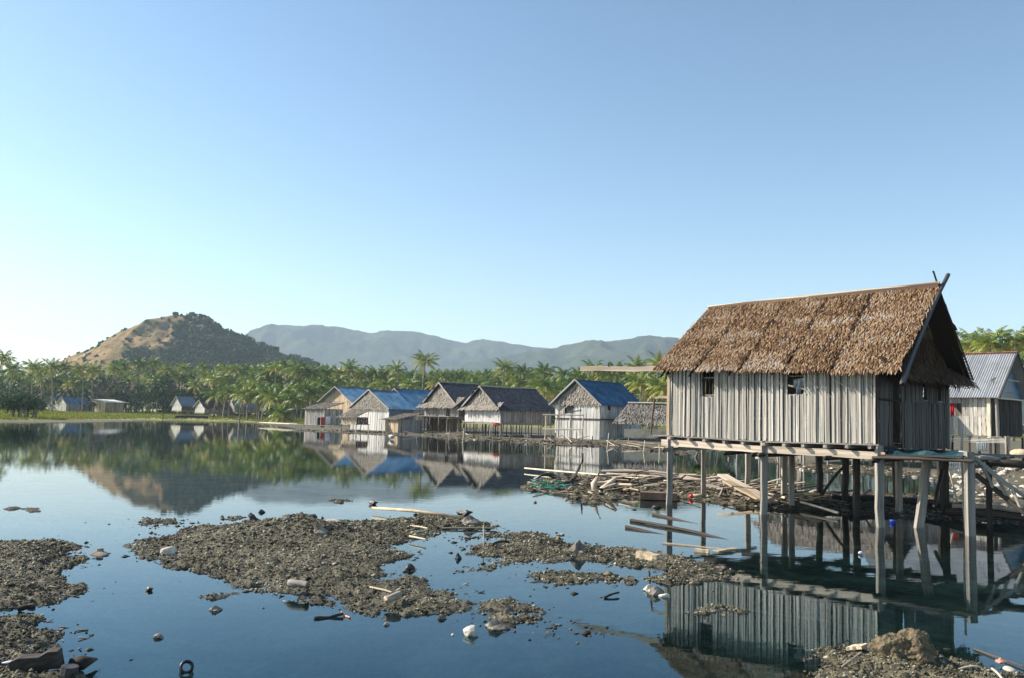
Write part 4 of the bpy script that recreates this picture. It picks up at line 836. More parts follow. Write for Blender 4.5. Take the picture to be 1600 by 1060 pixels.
# thatched shelter with woven mat
def shelter():
    Y = 88; L = AT(1000, 686, Y); r = empty('thatched_shelter', L); tag(r, 'open shelter of grey thatch with a woven mat fence, left of the big stilt house', 'shelter')
    zr = ZAT(985, 631, Y + 1.6); ze = ZAT(985, 661, Y); A = AT(958, 661, Y); A.z = ze; Bq = AT(1058, 663, Y - 1); Bq.z = ze; R0 = AT(981, 631, Y + 1.8); R0.z = zr; R1 = AT(1062, 632, Y + .8); R1.z = zr
    S = (R0 + (R1 - R0) * .0) - A
    # front slope is a trapezium: wide at the eave, so build a rectangle for the body and a triangle for the left hip
    A2 = AT(979, 661, Y - .2); A2.z = ze; thatch('thatch', A2, Bq - A2, (R0 - A2), M_gthatch, r, L, .2, .13, .42, .08, .42, seed=31)
    q = AT(966, 655, Y + 4.2); q.z = ze; tri_thatch('hip_thatch', A, A2 + (A2 - A) * .0, R0, M_gthatch, r, L, .2, .13, .4, .55, 3, Vector((-.6, -.7, .4))); tri_thatch('hip_thatch', q, A, R0, M_gthatch, r, L, .2, .13, .4, .5, 4, Vector((-.9, .1, .4)))
    back = R0 + Vector((0, 3.0, ze - zr)); thatch('thatch', back, R1 - R0, R0 - back, M_gthatch, r, L, .35, .2, .5, .06, .4, seed=32)
    pole('ridge_pole', R0 + Zv * .08, R1 + Zv * .08, .16, M_bamboo, r, L)
    for px, dy in ((982, .2), (1003, .2), (1026, 0), (1045, 0), (985, 3.5), (1020, 3.5)): p = AT(px, 680, Y + dy); pole('post', Vector((p.x, p.y, gh(p.x, p.y) - .2)), Vector((p.x, p.y, ze + .2)), .12, M_post, r, L)
    # woven mat: diagonal strips
    M0 = AT(975, 684, Y - .5); M1 = AT(1052, 684, Y - 1.2); zb_, zt = ZAT(1000, 684.5, Y), ZAT(1000, 670.5, Y); e = (M1 - M0); e.z = 0; ln = e.length; e /= ln; nrm = Vector((e.y, -e.x, 0)); part = empty('woven_mat', parent=r); hh = zt - zb_; n = int(ln / .16)
    mb = MB()
    for i in range(-5, n):
        for sgn in (0, 1):
            a = i * .16; b = a + hh
            p = Vector((M0.x, M0.y, 0)) + e * min(max(a, 0), ln) + Zv * (zb_ + (max(0, -a))); q = Vector((M0.x, M0.y, 0)) + e * min(b, ln) + Zv * (zb_ + hh - max(0, b - ln))
            if (q - p).length < .15: continue
            if sgn: p2, q2 = p.copy(), q.copy(); p.z, q.z = zb_ + zt - p2.z, zb_ + zt - q2.z
            mb.beam(p + nrm * (.012 * sgn), q + nrm * (.012 * sgn), .065, .008, .5, e)
    o = mb.build('woven_strips', M_bamboo, part, L); o['kind'] = 'stuff'
    mb = MB(); mb.beam(Vector((M0.x, M0.y, zb_)) - nrm * .05 + e * ln / 2, Vector((M0.x, M0.y, zt)) - nrm * .05 + e * ln / 2, ln, .02, .5, e); mb.build('backing', M_plank, part, L)
shelter()
# green scrub on the far bank behind the pond
tree(1090, 705, 694, 58, 30, 'low green weeds at the pond edge seen between the house stilts', 'bush', seed=21, squash=.35, leaf=.07, ncl=16, nl=60, name='bush')
tree(1135, 706, 688, 56, 40, 'green scrub on the bank behind the second house post', 'bush', seed=22, squash=.4, leaf=.07, ncl=18, nl=60, name='bush')

# washing, posts, racks on the far shore
def cloth(name, A, Bp, drop, mat, label, cat='cloth', group=None, parent=None, L=None, folds=5, amp=.05):
    A, Bp = Vector(A), Vector(Bp); e = Bp - A; ln = e.length; nrm = Vector((e.y, -e.x, 0)).normalized(); V = []; F = []; nx_, nz = 18, 8; rg = random.Random(int(A.x * 100))
    for j in range(nz + 1):
        for i in range(nx_ + 1):
            u = i / nx_; v = j / nz; V.append(A + e * (u * (1 - .12 * v) + .06 * v) + nrm * (amp * (.3 + v) * math.sin(u * folds * 2 * PI + v)) - Zv * (drop * v * (1 + .06 * math.sin(u * 9))))
    for j in range(nz):
        for i in range(nx_): k = j * (nx_ + 1) + i; F.append((k, k + 1, k + nx_ + 2, k + nx_ + 1))
    mb = MB(); mb.add(V, F); o = mb.build(name, mat, parent, L, True); s = o.modifiers.new('thickness', 'SOLIDIFY'); s.thickness = .012
    if label: tag(o, label, cat, group)
    return o
Y = 132
cloth('red_cloth', AT(501.5, 652, Y), AT(508, 652, Y), 1.5, M_clothr2, 'red cloth hanging in the washing before the grey plank hut')
cloth('white_cloth', AT(509.5, 652, Y), AT(516.5, 651, Y), 1.15, M_clothw, 'pale cloth hanging right of the red one in the washing')
cloth('dark_cloth', AT(496, 653, Y), AT(501, 652.5, Y), 1.25, M_clothd, 'navy cloth hanging left of the red one in the washing')
r = empty('clothes_line', AT(500, 665, Y)); L = r.location.copy(); tag(r, 'wire and two poles holding the washing before the grey plank hut', 'clothes line')
for px in (493, 521): p = AT(px, 667, Y); pole('pole', Vector((p.x, p.y, gh(p.x, p.y) - .2)), AT(px, 649, Y), .07, M_post, r, L)
pole('line', AT(493, 651, Y), AT(521, 651, Y), .03, M_post, r, L)
r = empty('shore_deck', AT(500, 666, Y)); L = r.location.copy(); tag(r, 'low bamboo deck along the waterline under the washing', 'deck')
for i in range(6): pole('deck_pole', AT(459, 664, Y - 1 + i * .3), AT(532, 666.5, Y - 1 + i * .3), .12, M_bamboo, r, L, bend=.3)
for px in (462, 475, 488, 503, 516, 529): p = AT(px, 669, Y - 1); pole('post', Vector((p.x, p.y, -.3)), Vector((p.x, p.y, ZAT(px, 665, Y))), .1, M_post, r, L)
r = empty('bamboo_rack', G(428, 664)); L = r.location.copy(); tag(r, 'low rack of pale bamboo poles on stakes at the meadow shore', 'rack')
for dy in (0, 2.5, 5): pole('rail', G(405, 665) + Vector((0, dy, .45)), G(452, 668) + Vector((0, dy, .5)), .12, M_bamboo, r, L, bend=.3)
for i in range(12): p = G(405 + i * 4.3, 665 + i * .27); pole('stake', Vector((p.x, p.y + (i % 3) * 2.5, -.2)), Vector((p.x, p.y + (i % 3) * 2.5, .75)), .07, M_post, r, L)
p = G(373.6, 672); tag(mobj('mooring_post', UL(M_post), None, frame((p.x, p.y, -.3), (p.x, p.y, ZAT(373, 652, p.y)), .22, .22)), 'single upright post in the water before the meadow', 'post')
p = G(254, 660); tag(mobj('shore_stake', UL(M_dark), None, frame((p.x, p.y, -.3), (p.x, p.y, ZAT(254, 646, p.y)), .16, .16)), 'thin dark stake at the left end of the long dark timber', 'post')
a_, b_ = G(256, 657.5), G(309, 658.5); tag(mobj('long_timber', UL(M_dark), None, frame(a_ + Vector((0, 6, .75)), b_ + Vector((0, 6, .75)), .5, .5)), 'long dark timber lying on the meadow shore', 'timber')

def ref(px, k):
    for a, w in ((480, 'at the meadow end'), (533, 'before the washing'), (565, 'before the small tan stilt hut'), (600, 'before the whitewashed wall'), (660, 'before the low grey hut'), (690, 'left of the doorway of the shaggy thatched house'), (725, 'before the deck of the shaggy thatched house'), (755, 'before the slate thatched gable'), (785, 'at the front corner of the slate thatched house'), (830, 'before the long side of the slate thatched house'), (865, 'left of the drying platform'), (890, 'under the drying platform'), (915, 'right of the drying platform'), (940, 'before the two storey house'), (975, 'before the blue side wall of the two storey house'), (1010, 'before the woven mat'), (9999, 'beside the left wall of the big house')):
        if px < a: return w
spots = [(470, 676), (556, 680), (575, 681), (600, 684), (628, 684), (650, 687), (676, 688), (700, 689), (722, 691), (746, 691), (770, 693), (795, 694), (822, 695), (845, 698), (868, 698), (925, 699), (948, 701), (975, 703), (1004, 706), (1030, 709)]
for px, py in spots:
    p = G(px, py); hgt = random.uniform(.5, 1.3); tag(mobj('shore_stake', UL(random.choice((M_post, M_dark, M_bamboo))), None, frame((p.x, p.y, -.3), (p.x + random.uniform(-.2, .2), p.y, hgt), .08, .08)), 'thin crooked stake at the waterline ' + ref(px, 'k'), 'stake', 'stakes along the village shore')
for i in range(70):
    px = random.uniform(560, 1040); p = G(px, np.interp(px, [s_[0] for s_ in SHORE], [s_[1] for s_ in SHORE]) - random.uniform(1, 9)); hb = max(gh(p.x, p.y), 0); an = random.uniform(0, 3.14); l = random.uniform(.5, 2)
    a_ = Vector((p.x, p.y, hb + .08)); tag(mobj('stick', UL(random.choice((M_drift, M_dark, M_post, M_tan))), None, frame(a_, a_ + Vector((math.cos(an) * l, math.sin(an) * l, random.uniform(-.05, .5))), .07, .07)), 'loose stick on the muddy bank ' + ref(px, 's'), 'stick', 'sticks on the village bank')
for px, py, mt, lb in ((872, 678, M_clothr2, 'red brown cloth bundle under the drying platform'), (776, 664, M_clothr2, 'dull red cloth hanging under the slate thatched house'), (823, 684, M_white, 'white scrap on the bank right of the slate thatched house'), (612, 683, M_white, 'white scrap on the bank before the low grey hut')):
    p = AT(px, py, G(px, 690).y + 6); rock('bundle', Vector((p.x, p.y, max(p.z, gh(p.x, p.y) + .1))), (.7, .4, .5), mt, lb, 'bundle', rough=.8, sharp=True)

# ------------------------------------------------------------------ the big stilt house
P0 = G(1046, 789); PE = G(1375, 824); U = (PE - P0); LW = U.length; U.normalize(); Vd = Vector((-U.y, U.x, 0))   # U along the front wall (towards us, right), Vd away
print('main house', P0, PE, LW)
HL = Vector((P0.x, P0.y, 0))
MH = empty('stilt_house', HL); tag(MH, 'large stilt house of grey bamboo slats under a brown thatched roof, standing in the water', 'house')
def HP3(t, s, z): return P0 + U * t + Vd * s + Zv * z
D = 4.1; ZF = 1.86; ZE = 3.62
def zfl(t): return ZF - .05 * math.sin(PI * min(max(t / LW, 0), 1)) - .02 * t / LW
# posts
def hpost(px, py, ztop, d, topx=None, mat=M_post, square=True, zb=-.5, top=None):
    b = G(px, py); t_ = top or Vector((b.x, b.y, ztop)); dirn = (t_ - Vector((b.x, b.y, 0))); b2 = Vector((b.x, b.y, 0)) - dirn * (.5 / max(ztop, .5)); b2.z = -.5
    d = d * .78; (board if square else pole)('post', b2, t_, d, d * .9, mat, MH, HL) if square else pole('post', b2, t_, d, mat, MH, HL)
hpost(1046, 789, 1.62, .20, top=HP3(.02, -.02, 1.80)); hpost(1099, 780, 1.6, .17); hpost(1193.7, 805, 1.8, .20); hpost(1237, 796, 1.62, .17, mat=M_post); hpost(1375, 824, 1.8, .21)
hpost(1405, 805, 1.6, .19); hpost(1436, 825, 1.55, .22, top=AT(1449, 716, G(1436, 825).y + .2)); hpost(1471, 790, 1.6, .2, mat=M_dark); hpost(1517, 838, 1.74, .21); hpost(1547, 828, 1.55, .13, mat=M_dark)
for t, s in ((-.1, 4.1), (1.1, 4.1), (2.24, 4.1), (2.95, 4.1), (4.4, 4.1), (5.6, 4.1), (1.6, 2.1), (4.2, 2.1)): p = HP3(t, s, -.4); board('post', p, Vector((p.x + random.uniform(-.05, .05), p.y, 1.62)), .15, .14, M_dark if t > 1.5 else M_post, MH, HL)  # rear posts: shade under the house put into dark timber colour
p = G(1152, 745); pole('post', Vector((p.x, p.y, 0)), Vector((p.x + .1, p.y, 1.6)), .12, M_post, MH, HL)
# joists, beams, ledge
n = 11
for i in range(n):
    t = .12 + i * (LW - .2) / (n - 1) + random.uniform(-.08, .08); board('joist', HP3(t, -.19, zfl(t) - .070), HP3(t, D + .2, zfl(t) - .075), .085, .07, M_post, MH, HL)
for s, z in ((.06, -.20), (2.05, -.2), (4.05, -.2)):
    for k in range(2): board('floor_beam', HP3(-.25 + k * LW / 2, s - (.10 if s < 1 else 0) + .01 * k, zfl(k * 3) + z), HP3(LW / 2 + k * (LW / 2 + .15), s - (.10 if s < 1 else 0) + .01 * k, zfl(LW / 2) + z - .02), .06, .17, M_drift if s < 1 else M_dark, MH, HL)
board('ledge', HP3(-.05, -.055, zfl(0) - .015), HP3(LW / 2, -.06, zfl(LW / 2) - .015), .07, .03, M_plank, MH, HL, wd=Vd); board('ledge', HP3(LW / 2, -.06, zfl(LW / 2) - .013), HP3(LW + .03, -.055, zfl(LW) - .015), .07, .03, M_plank, MH, HL, wd=Vd)
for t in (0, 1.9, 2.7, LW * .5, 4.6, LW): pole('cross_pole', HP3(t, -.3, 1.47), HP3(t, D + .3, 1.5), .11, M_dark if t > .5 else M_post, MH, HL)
pole('cross_pole', HP3(-.3, .25, 1.50), HP3(1.6, .2, 1.58), .11, M_post, MH, HL)
pole('brace', HP3(2.3, 4.0, .25), HP3(3.0, 4.1, 1.2), .09, M_dark, MH, HL); pole('brace', HP3(5.9, 3.2, 1.2), HP3(6.6, .8, .5), .10, M_dark, MH, HL)
fl = MB(); fl.beam(HP3(LW / 2, 0, 0) + Zv * (zfl(2) - .025), HP3(LW / 2, D, 0) + Zv * (zfl(2) - .025), LW, .03, .5, U); fl.build('floor', M_dark, MH, HL)
# front wall of slats
W1 = (1.04, 1.39, 2.90); W2 = (3.47, 3.90, 2.96)
fw = empty('front_wall', parent=MH); t = .02; k = 0; seams = [1.02, 1.95, 2.72, 3.5, 4.55]; si = 0
while t < LW - .07:
    w = random.uniform(.034, .068)
    if si < len(seams) and t > seams[si]: t += .015; si += 1
    inw = None
    for (a, b, zb_) in (W1, W2):
        if t + w * .5 > a and t + w * .5 < b: inw = zb_
    z1 = (inw if inw else ZE) + random.uniform(-.012, .012); s = random.uniform(-.055, -.008); z0 = zfl(t) + random.uniform(-.0, .02); tl = random.uniform(-.012, .012)
    board('slat', HP3(t + w / 2, s, z0), HP3(t + w / 2 + tl, s + random.uniform(-.01, .01), z1), w * random.uniform(.82, .98), .014, M_slat, fw, HL, U)
    t += w; k += 1
print('slats', k)
for z in (2.35, 2.93, 3.4): pole('batten', HP3(.02, .03, z), HP3(LW, .03, z), .04, M_post, fw, HL)
board('corner_board', HP3(-.02, -.03, 1.86), HP3(-.02, -.03, 3.6), .09, .10, M_tan, MH, HL, U)
for a, b, zb_ in (W1, W2):
    wd = empty('window', parent=MH)
    board('frame', HP3(a - .02, .01, zb_), HP3(a - .02, .01, ZE), .04, .05, M_dark, wd, HL, U); board('frame', HP3(b + .02, .01, zb_), HP3(b + .02, .01, ZE), .04, .05, M_dark, wd, HL, U); board('sill', HP3(a - .03, .01, zb_ - .01), HP3(b + .03, .01, zb_ - .01), .05, .04, M_dark, wd, HL)
for i in range(3): board('window_bar', HP3(1.1 + i * .11, .06, 2.9), HP3(1.1 + i * .11, .06, 3.6), .025, .02, M_dark, MH, HL, U)
cloth('window_cloth', HP3(3.58, .10, 3.33), HP3(3.86, .10, 3.37), .20, M_clothg, None, parent=MH, L=HL, folds=2, amp=.03); cloth('window_cloth', HP3(3.66, .10, 3.18), HP3(3.78, .10, 3.18), .20, M_clothg, None, parent=MH, L=HL, folds=1, amp=.03)
# side wall (gable side, in shade)
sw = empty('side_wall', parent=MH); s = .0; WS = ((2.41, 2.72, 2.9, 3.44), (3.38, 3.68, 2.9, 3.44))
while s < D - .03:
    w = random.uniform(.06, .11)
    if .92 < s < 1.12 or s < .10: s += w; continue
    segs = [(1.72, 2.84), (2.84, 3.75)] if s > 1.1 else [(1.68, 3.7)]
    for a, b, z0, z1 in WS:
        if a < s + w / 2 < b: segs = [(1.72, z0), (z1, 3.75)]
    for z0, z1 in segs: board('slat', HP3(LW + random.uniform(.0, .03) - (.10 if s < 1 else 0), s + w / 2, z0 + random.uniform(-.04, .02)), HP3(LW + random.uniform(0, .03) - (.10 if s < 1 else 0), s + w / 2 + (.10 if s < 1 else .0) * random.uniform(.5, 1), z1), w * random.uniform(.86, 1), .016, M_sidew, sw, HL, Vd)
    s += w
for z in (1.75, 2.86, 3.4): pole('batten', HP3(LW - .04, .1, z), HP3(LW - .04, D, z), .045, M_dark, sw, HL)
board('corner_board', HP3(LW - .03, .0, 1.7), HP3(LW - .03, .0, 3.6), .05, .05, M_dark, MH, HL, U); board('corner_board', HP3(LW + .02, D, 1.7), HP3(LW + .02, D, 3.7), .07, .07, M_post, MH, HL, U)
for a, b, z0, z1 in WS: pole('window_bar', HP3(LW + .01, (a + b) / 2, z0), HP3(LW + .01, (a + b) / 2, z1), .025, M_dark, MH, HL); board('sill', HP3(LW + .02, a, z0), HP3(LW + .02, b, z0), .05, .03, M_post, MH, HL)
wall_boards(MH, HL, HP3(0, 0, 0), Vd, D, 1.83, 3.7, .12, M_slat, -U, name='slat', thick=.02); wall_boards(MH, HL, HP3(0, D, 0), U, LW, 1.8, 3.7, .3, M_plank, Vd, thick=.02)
# roof
EAV, RDG = -.36, 2.05; ZEV, ZR0, ZR1 = 3.50, 5.47, 5.68; T0, T1 = -.32, 6.36
dr = RDG - EAV
def grey(c, rr, w=.16, amt=.42):
    def f(u, v, t, rg):
        for (uu, vv, du, dv, am) in c: t = t + am * np.exp(-((u - uu) / du) ** 2 - ((v - vv) / dv) ** 2) * (rg.random(len(u)) > .35)
        return t
    return f
roofp = [(-.32, 1.0, [(1.3, .02, .5, .10, .55)]), (1.0, 1.0, [(.4, .12, .9, .22, .42), (.8, 1.6, .8, .14, .30), (.6, .9, .7, .1, .3)]), (2.25, 1, [(.5, .25, .9, .2, .45), (.4, .7, .8, .10, .4), (.9, 2.15, .9, .12, .42)]), (3.6, 1, [(1.0, 2.1, .8, .1, .45), (.1, 1.9, .4, .08, .3)]), (4.95, 1, [(.2, 2.2, .7, .1, .35)])]
starts = [T0, 1.05, 2.35, 3.55, 4.75, T1]
for i in range(5):
    a, b = starts[i], starts[i + 1]; za = np.interp(a, [T0, T1], [ZR0, ZR1]); zb_ = np.interp(b, [T0, T1], [ZR0, ZR1]); zz = (4 - i) * .030
    ea = np.interp(a, [T0, T1], [ZEV + .02, ZEV - .06]); shift = .22 if i > 0 else 0          # panel seams lean
    sl0 = HP3(a + .0, EAV, ea + zz); up = HP3(a + (.22 if i == 0 else .04), RDG, za + zz); E = HP3(b, EAV, ea + zz) - sl0
    if i < 4: E = E + U * .05
    E = E - U * .03
    base = .47 - .06 * (i in (3,)) + .03 * (i == 4)
    def pf(u, v, t, rg, cc=roofp[i][2], el=E.length):
        for (uu, vv, du, dv, am) in cc: t = t + am * np.exp(-((u - uu) / du) ** 2 - ((v - vv) / dv) ** 2) * (rg.random(len(u)) > .3)
        t = t - .5 * (rg.random(len(u)) < .92) * np.exp(-((el - u - .1 * (fbm(v * 1.7, v * 0 + el, 3) - .5)) / .12) ** 2) * (fbm(v * 1.5, u * 0 + el, 2) > .38) if el and i < 4 else t
        return np.clip(t, 0, 1)
    th = thatch('thatch_panel', sl0, E, up - sl0, M_thatch, MH, HL, .052, .026, .15, .038, base, pf, .05, seed=50 + i, tamp=.20)
bs = HP3(T0, D + .45, 3.42); be = HP3(T0 + .2, RDG, ZR0 + .02)
thatch('thatch_panel', bs, HP3(T1 - .2, D + .45, 3.42) - bs, be - bs, M_thatch, MH, HL, .14, .07, .25, .05, .4, seed=70)
# ragged long eave leaves at the far right tip of the back slope
mbr = MB()
for i in range(60):
    s_ = D + .45 - i * .035 * 1.2; p = HP3(T1 - .2, s_, np.interp(s_, [RDG, D + .45], [ZR1, 3.42])); mbr.add([p, p + U * random.uniform(.04, .2) - Zv * random.uniform(.04, .16), p - Vd * .05 - Zv * .02], [(0, 1, 2)], random.uniform(.1, .5))
for i in range(70):
    q = random.uniform(0, 1); p = HP3(T0 + 6.4 * q, D + .45, 3.44); mbr.add([p - U * .03, p + U * .03, p + Vd * .05 - Zv * random.uniform(.1, .3)], [(0, 1, 2)], random.uniform(.1, .6))
mbr.build('thatch_fringe', M_thatch, MH, HL)
# rafters and battens below the back slope, seen through the open gable
for t in (6.1, 5.3, 4.3, 3.2, 2.0, .8, -.1):
    zr_ = np.interp(t, [T0, T1], [ZR0, ZR1]); pole('rafter', HP3(t, EAV + .05, ZEV - .06), HP3(t, RDG, zr_ - .08), .06, M_dark, MH, HL); pole('rafter', HP3(t, D + .4, 3.36), HP3(t, RDG, zr_ - .08), .06, M_dark, MH, HL)
for q in np.linspace(.08, .95, 14): pole('roof_batten', HP3(LW - .3, D + .45 - q * (D + .45 - RDG), 3.42 + q * (ZR1 - 3.42) - .07), HP3(T1 - .15, D + .45 - q * (D + .45 - RDG), 3.42 + q * (ZR1 - 3.42) - .07), .03, M_brown, MH, HL)
tri_thatch('gable_thatch', HP3(-.05, D + .2, 3.5), HP3(-.05, -.2, 3.5), HP3(-.05, RDG, 5.3), M_thatch, MH, HL, .14, .08, .30, .3, 18, -U, .10)
# gable thatch: lower skirt and upper triangle, shade put into darker tint
tg = LW + .12
A_ = HP3(tg, -.25, 3.52); B_ = HP3(tg, D + .28, 3.46); tri_thatch('gable_thatch', A_, B_, HP3(tg - .1, RDG - .05, 5.15), M_thatch, MH, HL, .10, .045, .30, .22, 8, U, .10)
tri_thatch('gable_thatch', HP3(tg + .02, RDG - .75, 4.62), HP3(tg + .02, RDG + .75, 4.6), HP3(tg, RDG - .02, 5.38), M_thatch, MH, HL, .09, .045, .28, .34, 9, U, .12)
sk = HP3(tg + .42, -.2, 3.40); thatch('gable_skirt', sk, HP3(tg + .42, D + .35, 3.36) - sk, -U * .42 + Zv * .42, M_thatch, MH, HL, .09, .045, .26, .05, .26, seed=75, tamp=.1)
# rake poles and crossed ends
pole('rake_pole', HP3(T1 + .02, EAV + .02, ZEV - .32), HP3(T1 + .02, RDG + .38, ZR1 + .28), .12, M_rake, MH, HL, bend=.25)
pole('rake_pole', HP3(T1 - .08, RDG + .1, ZR1 - .1), HP3(T1 - .12, RDG - .16, ZR1 + .30), .055, M_rake, MH, HL, bend=.2)
pole('rake_pole', HP3(T1 - .16, D + .42, 3.5), HP3(T1 - .12, RDG + .05, ZR1), .05, M_rake, MH, HL, bend=.3)
# ridge: split bamboo laths and a fringe
pole('ridge_bamboo', HP3(T0 + .16, RDG - .06, ZR0 + .125), HP3(3.0, RDG - .06, (ZR0 + ZR1) / 2 + .075), .045, M_bamboo, MH, HL, bend=.2); pole('ridge_bamboo', HP3(2.95, RDG - .06, (ZR0 + ZR1) / 2 + .08), HP3(T1 - .02, RDG - .06, ZR1 + .015), .045, M_bamboo, MH, HL, bend=.2)
board('ridge_board', HP3(T0 + .18, RDG - .01, ZR0 + .12), HP3(T1 - .05, RDG - .01, ZR1 + .03), .05, .07, M_tan, MH, HL, wd=Vd)
board('ridge_roll', HP3(T0 + .2, RDG, ZR0 + .035), HP3(T1 - .06, RDG, ZR1 - .05), .17, .17, M_brown, MH, HL, wd=Vd)
# timber running out of the front wall plate to the left
board('wall_plate', HP3(-3.3, .05, 3.74), HP3(.1, .05, 3.66), .08, .14, M_drift, MH, HL); pole('peg', HP3(-2.2, .0, 3.78), HP3(-2.2, .0, 3.9), .03, M_dark, MH, HL)
board('side_shelf', HP3(-.9, .6, 1.83), HP3(.1, .5, 1.84), .3, .04, M_plank, MH, HL); pole('side_shelf_pole', HP3(-1.0, .7, 1.78), HP3(.2, .3, 1.75), .07, M_dark, MH, HL)
board('bracket', HP3(-.55, .0, 2.88), HP3(.0, -.0, 2.9), .05, .06, M_tan, MH, HL); pole('bracket_strut', HP3(-.52, .0, 2.9), HP3(-.72, .1, 1.86), .055, M_brown, MH, HL)
# loose straws on the wall
for t, z, l, a in ((4.05, 3.28, .34, -.9), (4.7, 3.3, .5, -.75), (4.9, 3.28, .36, -.7), (.35, 3.1, .2, -.8)): pole('loose_straw', HP3(t, -.07, z), HP3(t + l * .8, -.09, z + l * a * .6), .012, M_bamboo, MH, HL)
# side deck with poles
dk = empty('side_deck', parent=MH)
for i in range(16): s = .0 + i * .26; board('deck_board', HP3(LW + .05, s, 1.60 + random.uniform(-.02, .03)), HP3(LW + random.uniform(1.75, 2.0), s + random.uniform(-.06, .06), 1.62 + random.uniform(-.03, .03)), .2, .035, random.choice((M_post, M_dark, M_plank)), dk, HL)
pole('deck_pole', HP3(LW - .1, -.12, 1.53), HP3(LW + 2.0, -.08, 1.56), .085, M_dark, dk, HL); pole('deck_pole', HP3(LW + .0, 2.0, 1.54), HP3(LW + 2.0, 2.0, 1.56), .12, M_dark, dk, HL)
mb = MB(); rg = random.Random(4); nn = 10
VV_ = [[HP3(LW + .15 + 1.6 * i / nn, .05 + .9 * j / 6, 1.68 + .05 * math.sin(i * 1.3 + j) + .02 * rg.random() - (.12 if j == 0 else 0)) for i in range(nn + 1)] for j in range(7)]
mb.add([v for row in VV_ for v in row], [(j * (nn + 1) + i, j * (nn + 1) + i + 1, (j + 1) * (nn + 1) + i + 1, (j + 1) * (nn + 1) + i) for j in range(6) for i in range(nn)]); o = tag(mb.build('tarpaulin', M_teal), 'crumpled dark teal tarpaulin on the side deck of the big stilt house', 'tarpaulin'); o.modifiers.new('t', 'SOLIDIFY').thickness = .01
a_ = HP3(LW + 1.0, 1.6, 1.70); pole('rail', a_, G(1517, 838) + Zv * 1.70, .09, M_post, dk, HL)
# ladder at the right
p1 = G(1517, 838) + Vector((.15, .1, 1.62))
r = empty('ladder', p1); L = r.location.copy(); tag(r, 'rough pole ladder sloping down from the side deck at the right edge', 'ladder')
q1 = AT(1640, 800, 18.4); q2 = AT(1640, 838, 18.0); p2 = AT(1524, 742, 19.3)
pole('stringer', p1, q1, .10, M_post, r, L); pole('stringer', p2, q2, .12, M_dark, r, L)
for f in (.18, .38, .58, .78): pole('rung', p1.lerp(q1, f) + Vector((-.1, 0, 0)), p2.lerp(q2, f + .06) + Vector((.05, 0, -.05)), .075, M_post, r, L)
tag(mobj('gangway_log', UL(M_post), None, frame(AT(1522, 717, 19.0), AT(1562, 719, 19.4), .11, .11)), 'short pale log at the top of the pole ladder', 'log')
tag(mobj('gangway_log', UL(M_dark), None, frame(AT(1545, 722, 19.4), AT(1660, 732, 19.0), .16, .16)), 'long dark log running out of the picture above the ladder', 'log')
b = G(1510, 831); tag(mobj('bamboo_pole', UL(M_post), None, frame(Vector((b.x, b.y, -.4)), AT(1503, 667, b.y + .3), .055, .055)), 'thin upright bamboo pole beside the thick right hand post', 'pole')
b = G(1480, 793); tag(mobj('bamboo_pole', UL(M_bamboo), None, frame(Vector((b.x + .3, b.y, .1)), AT(1478, 718, b.y), .06, .06)), 'thin crooked pole under the side deck', 'pole')

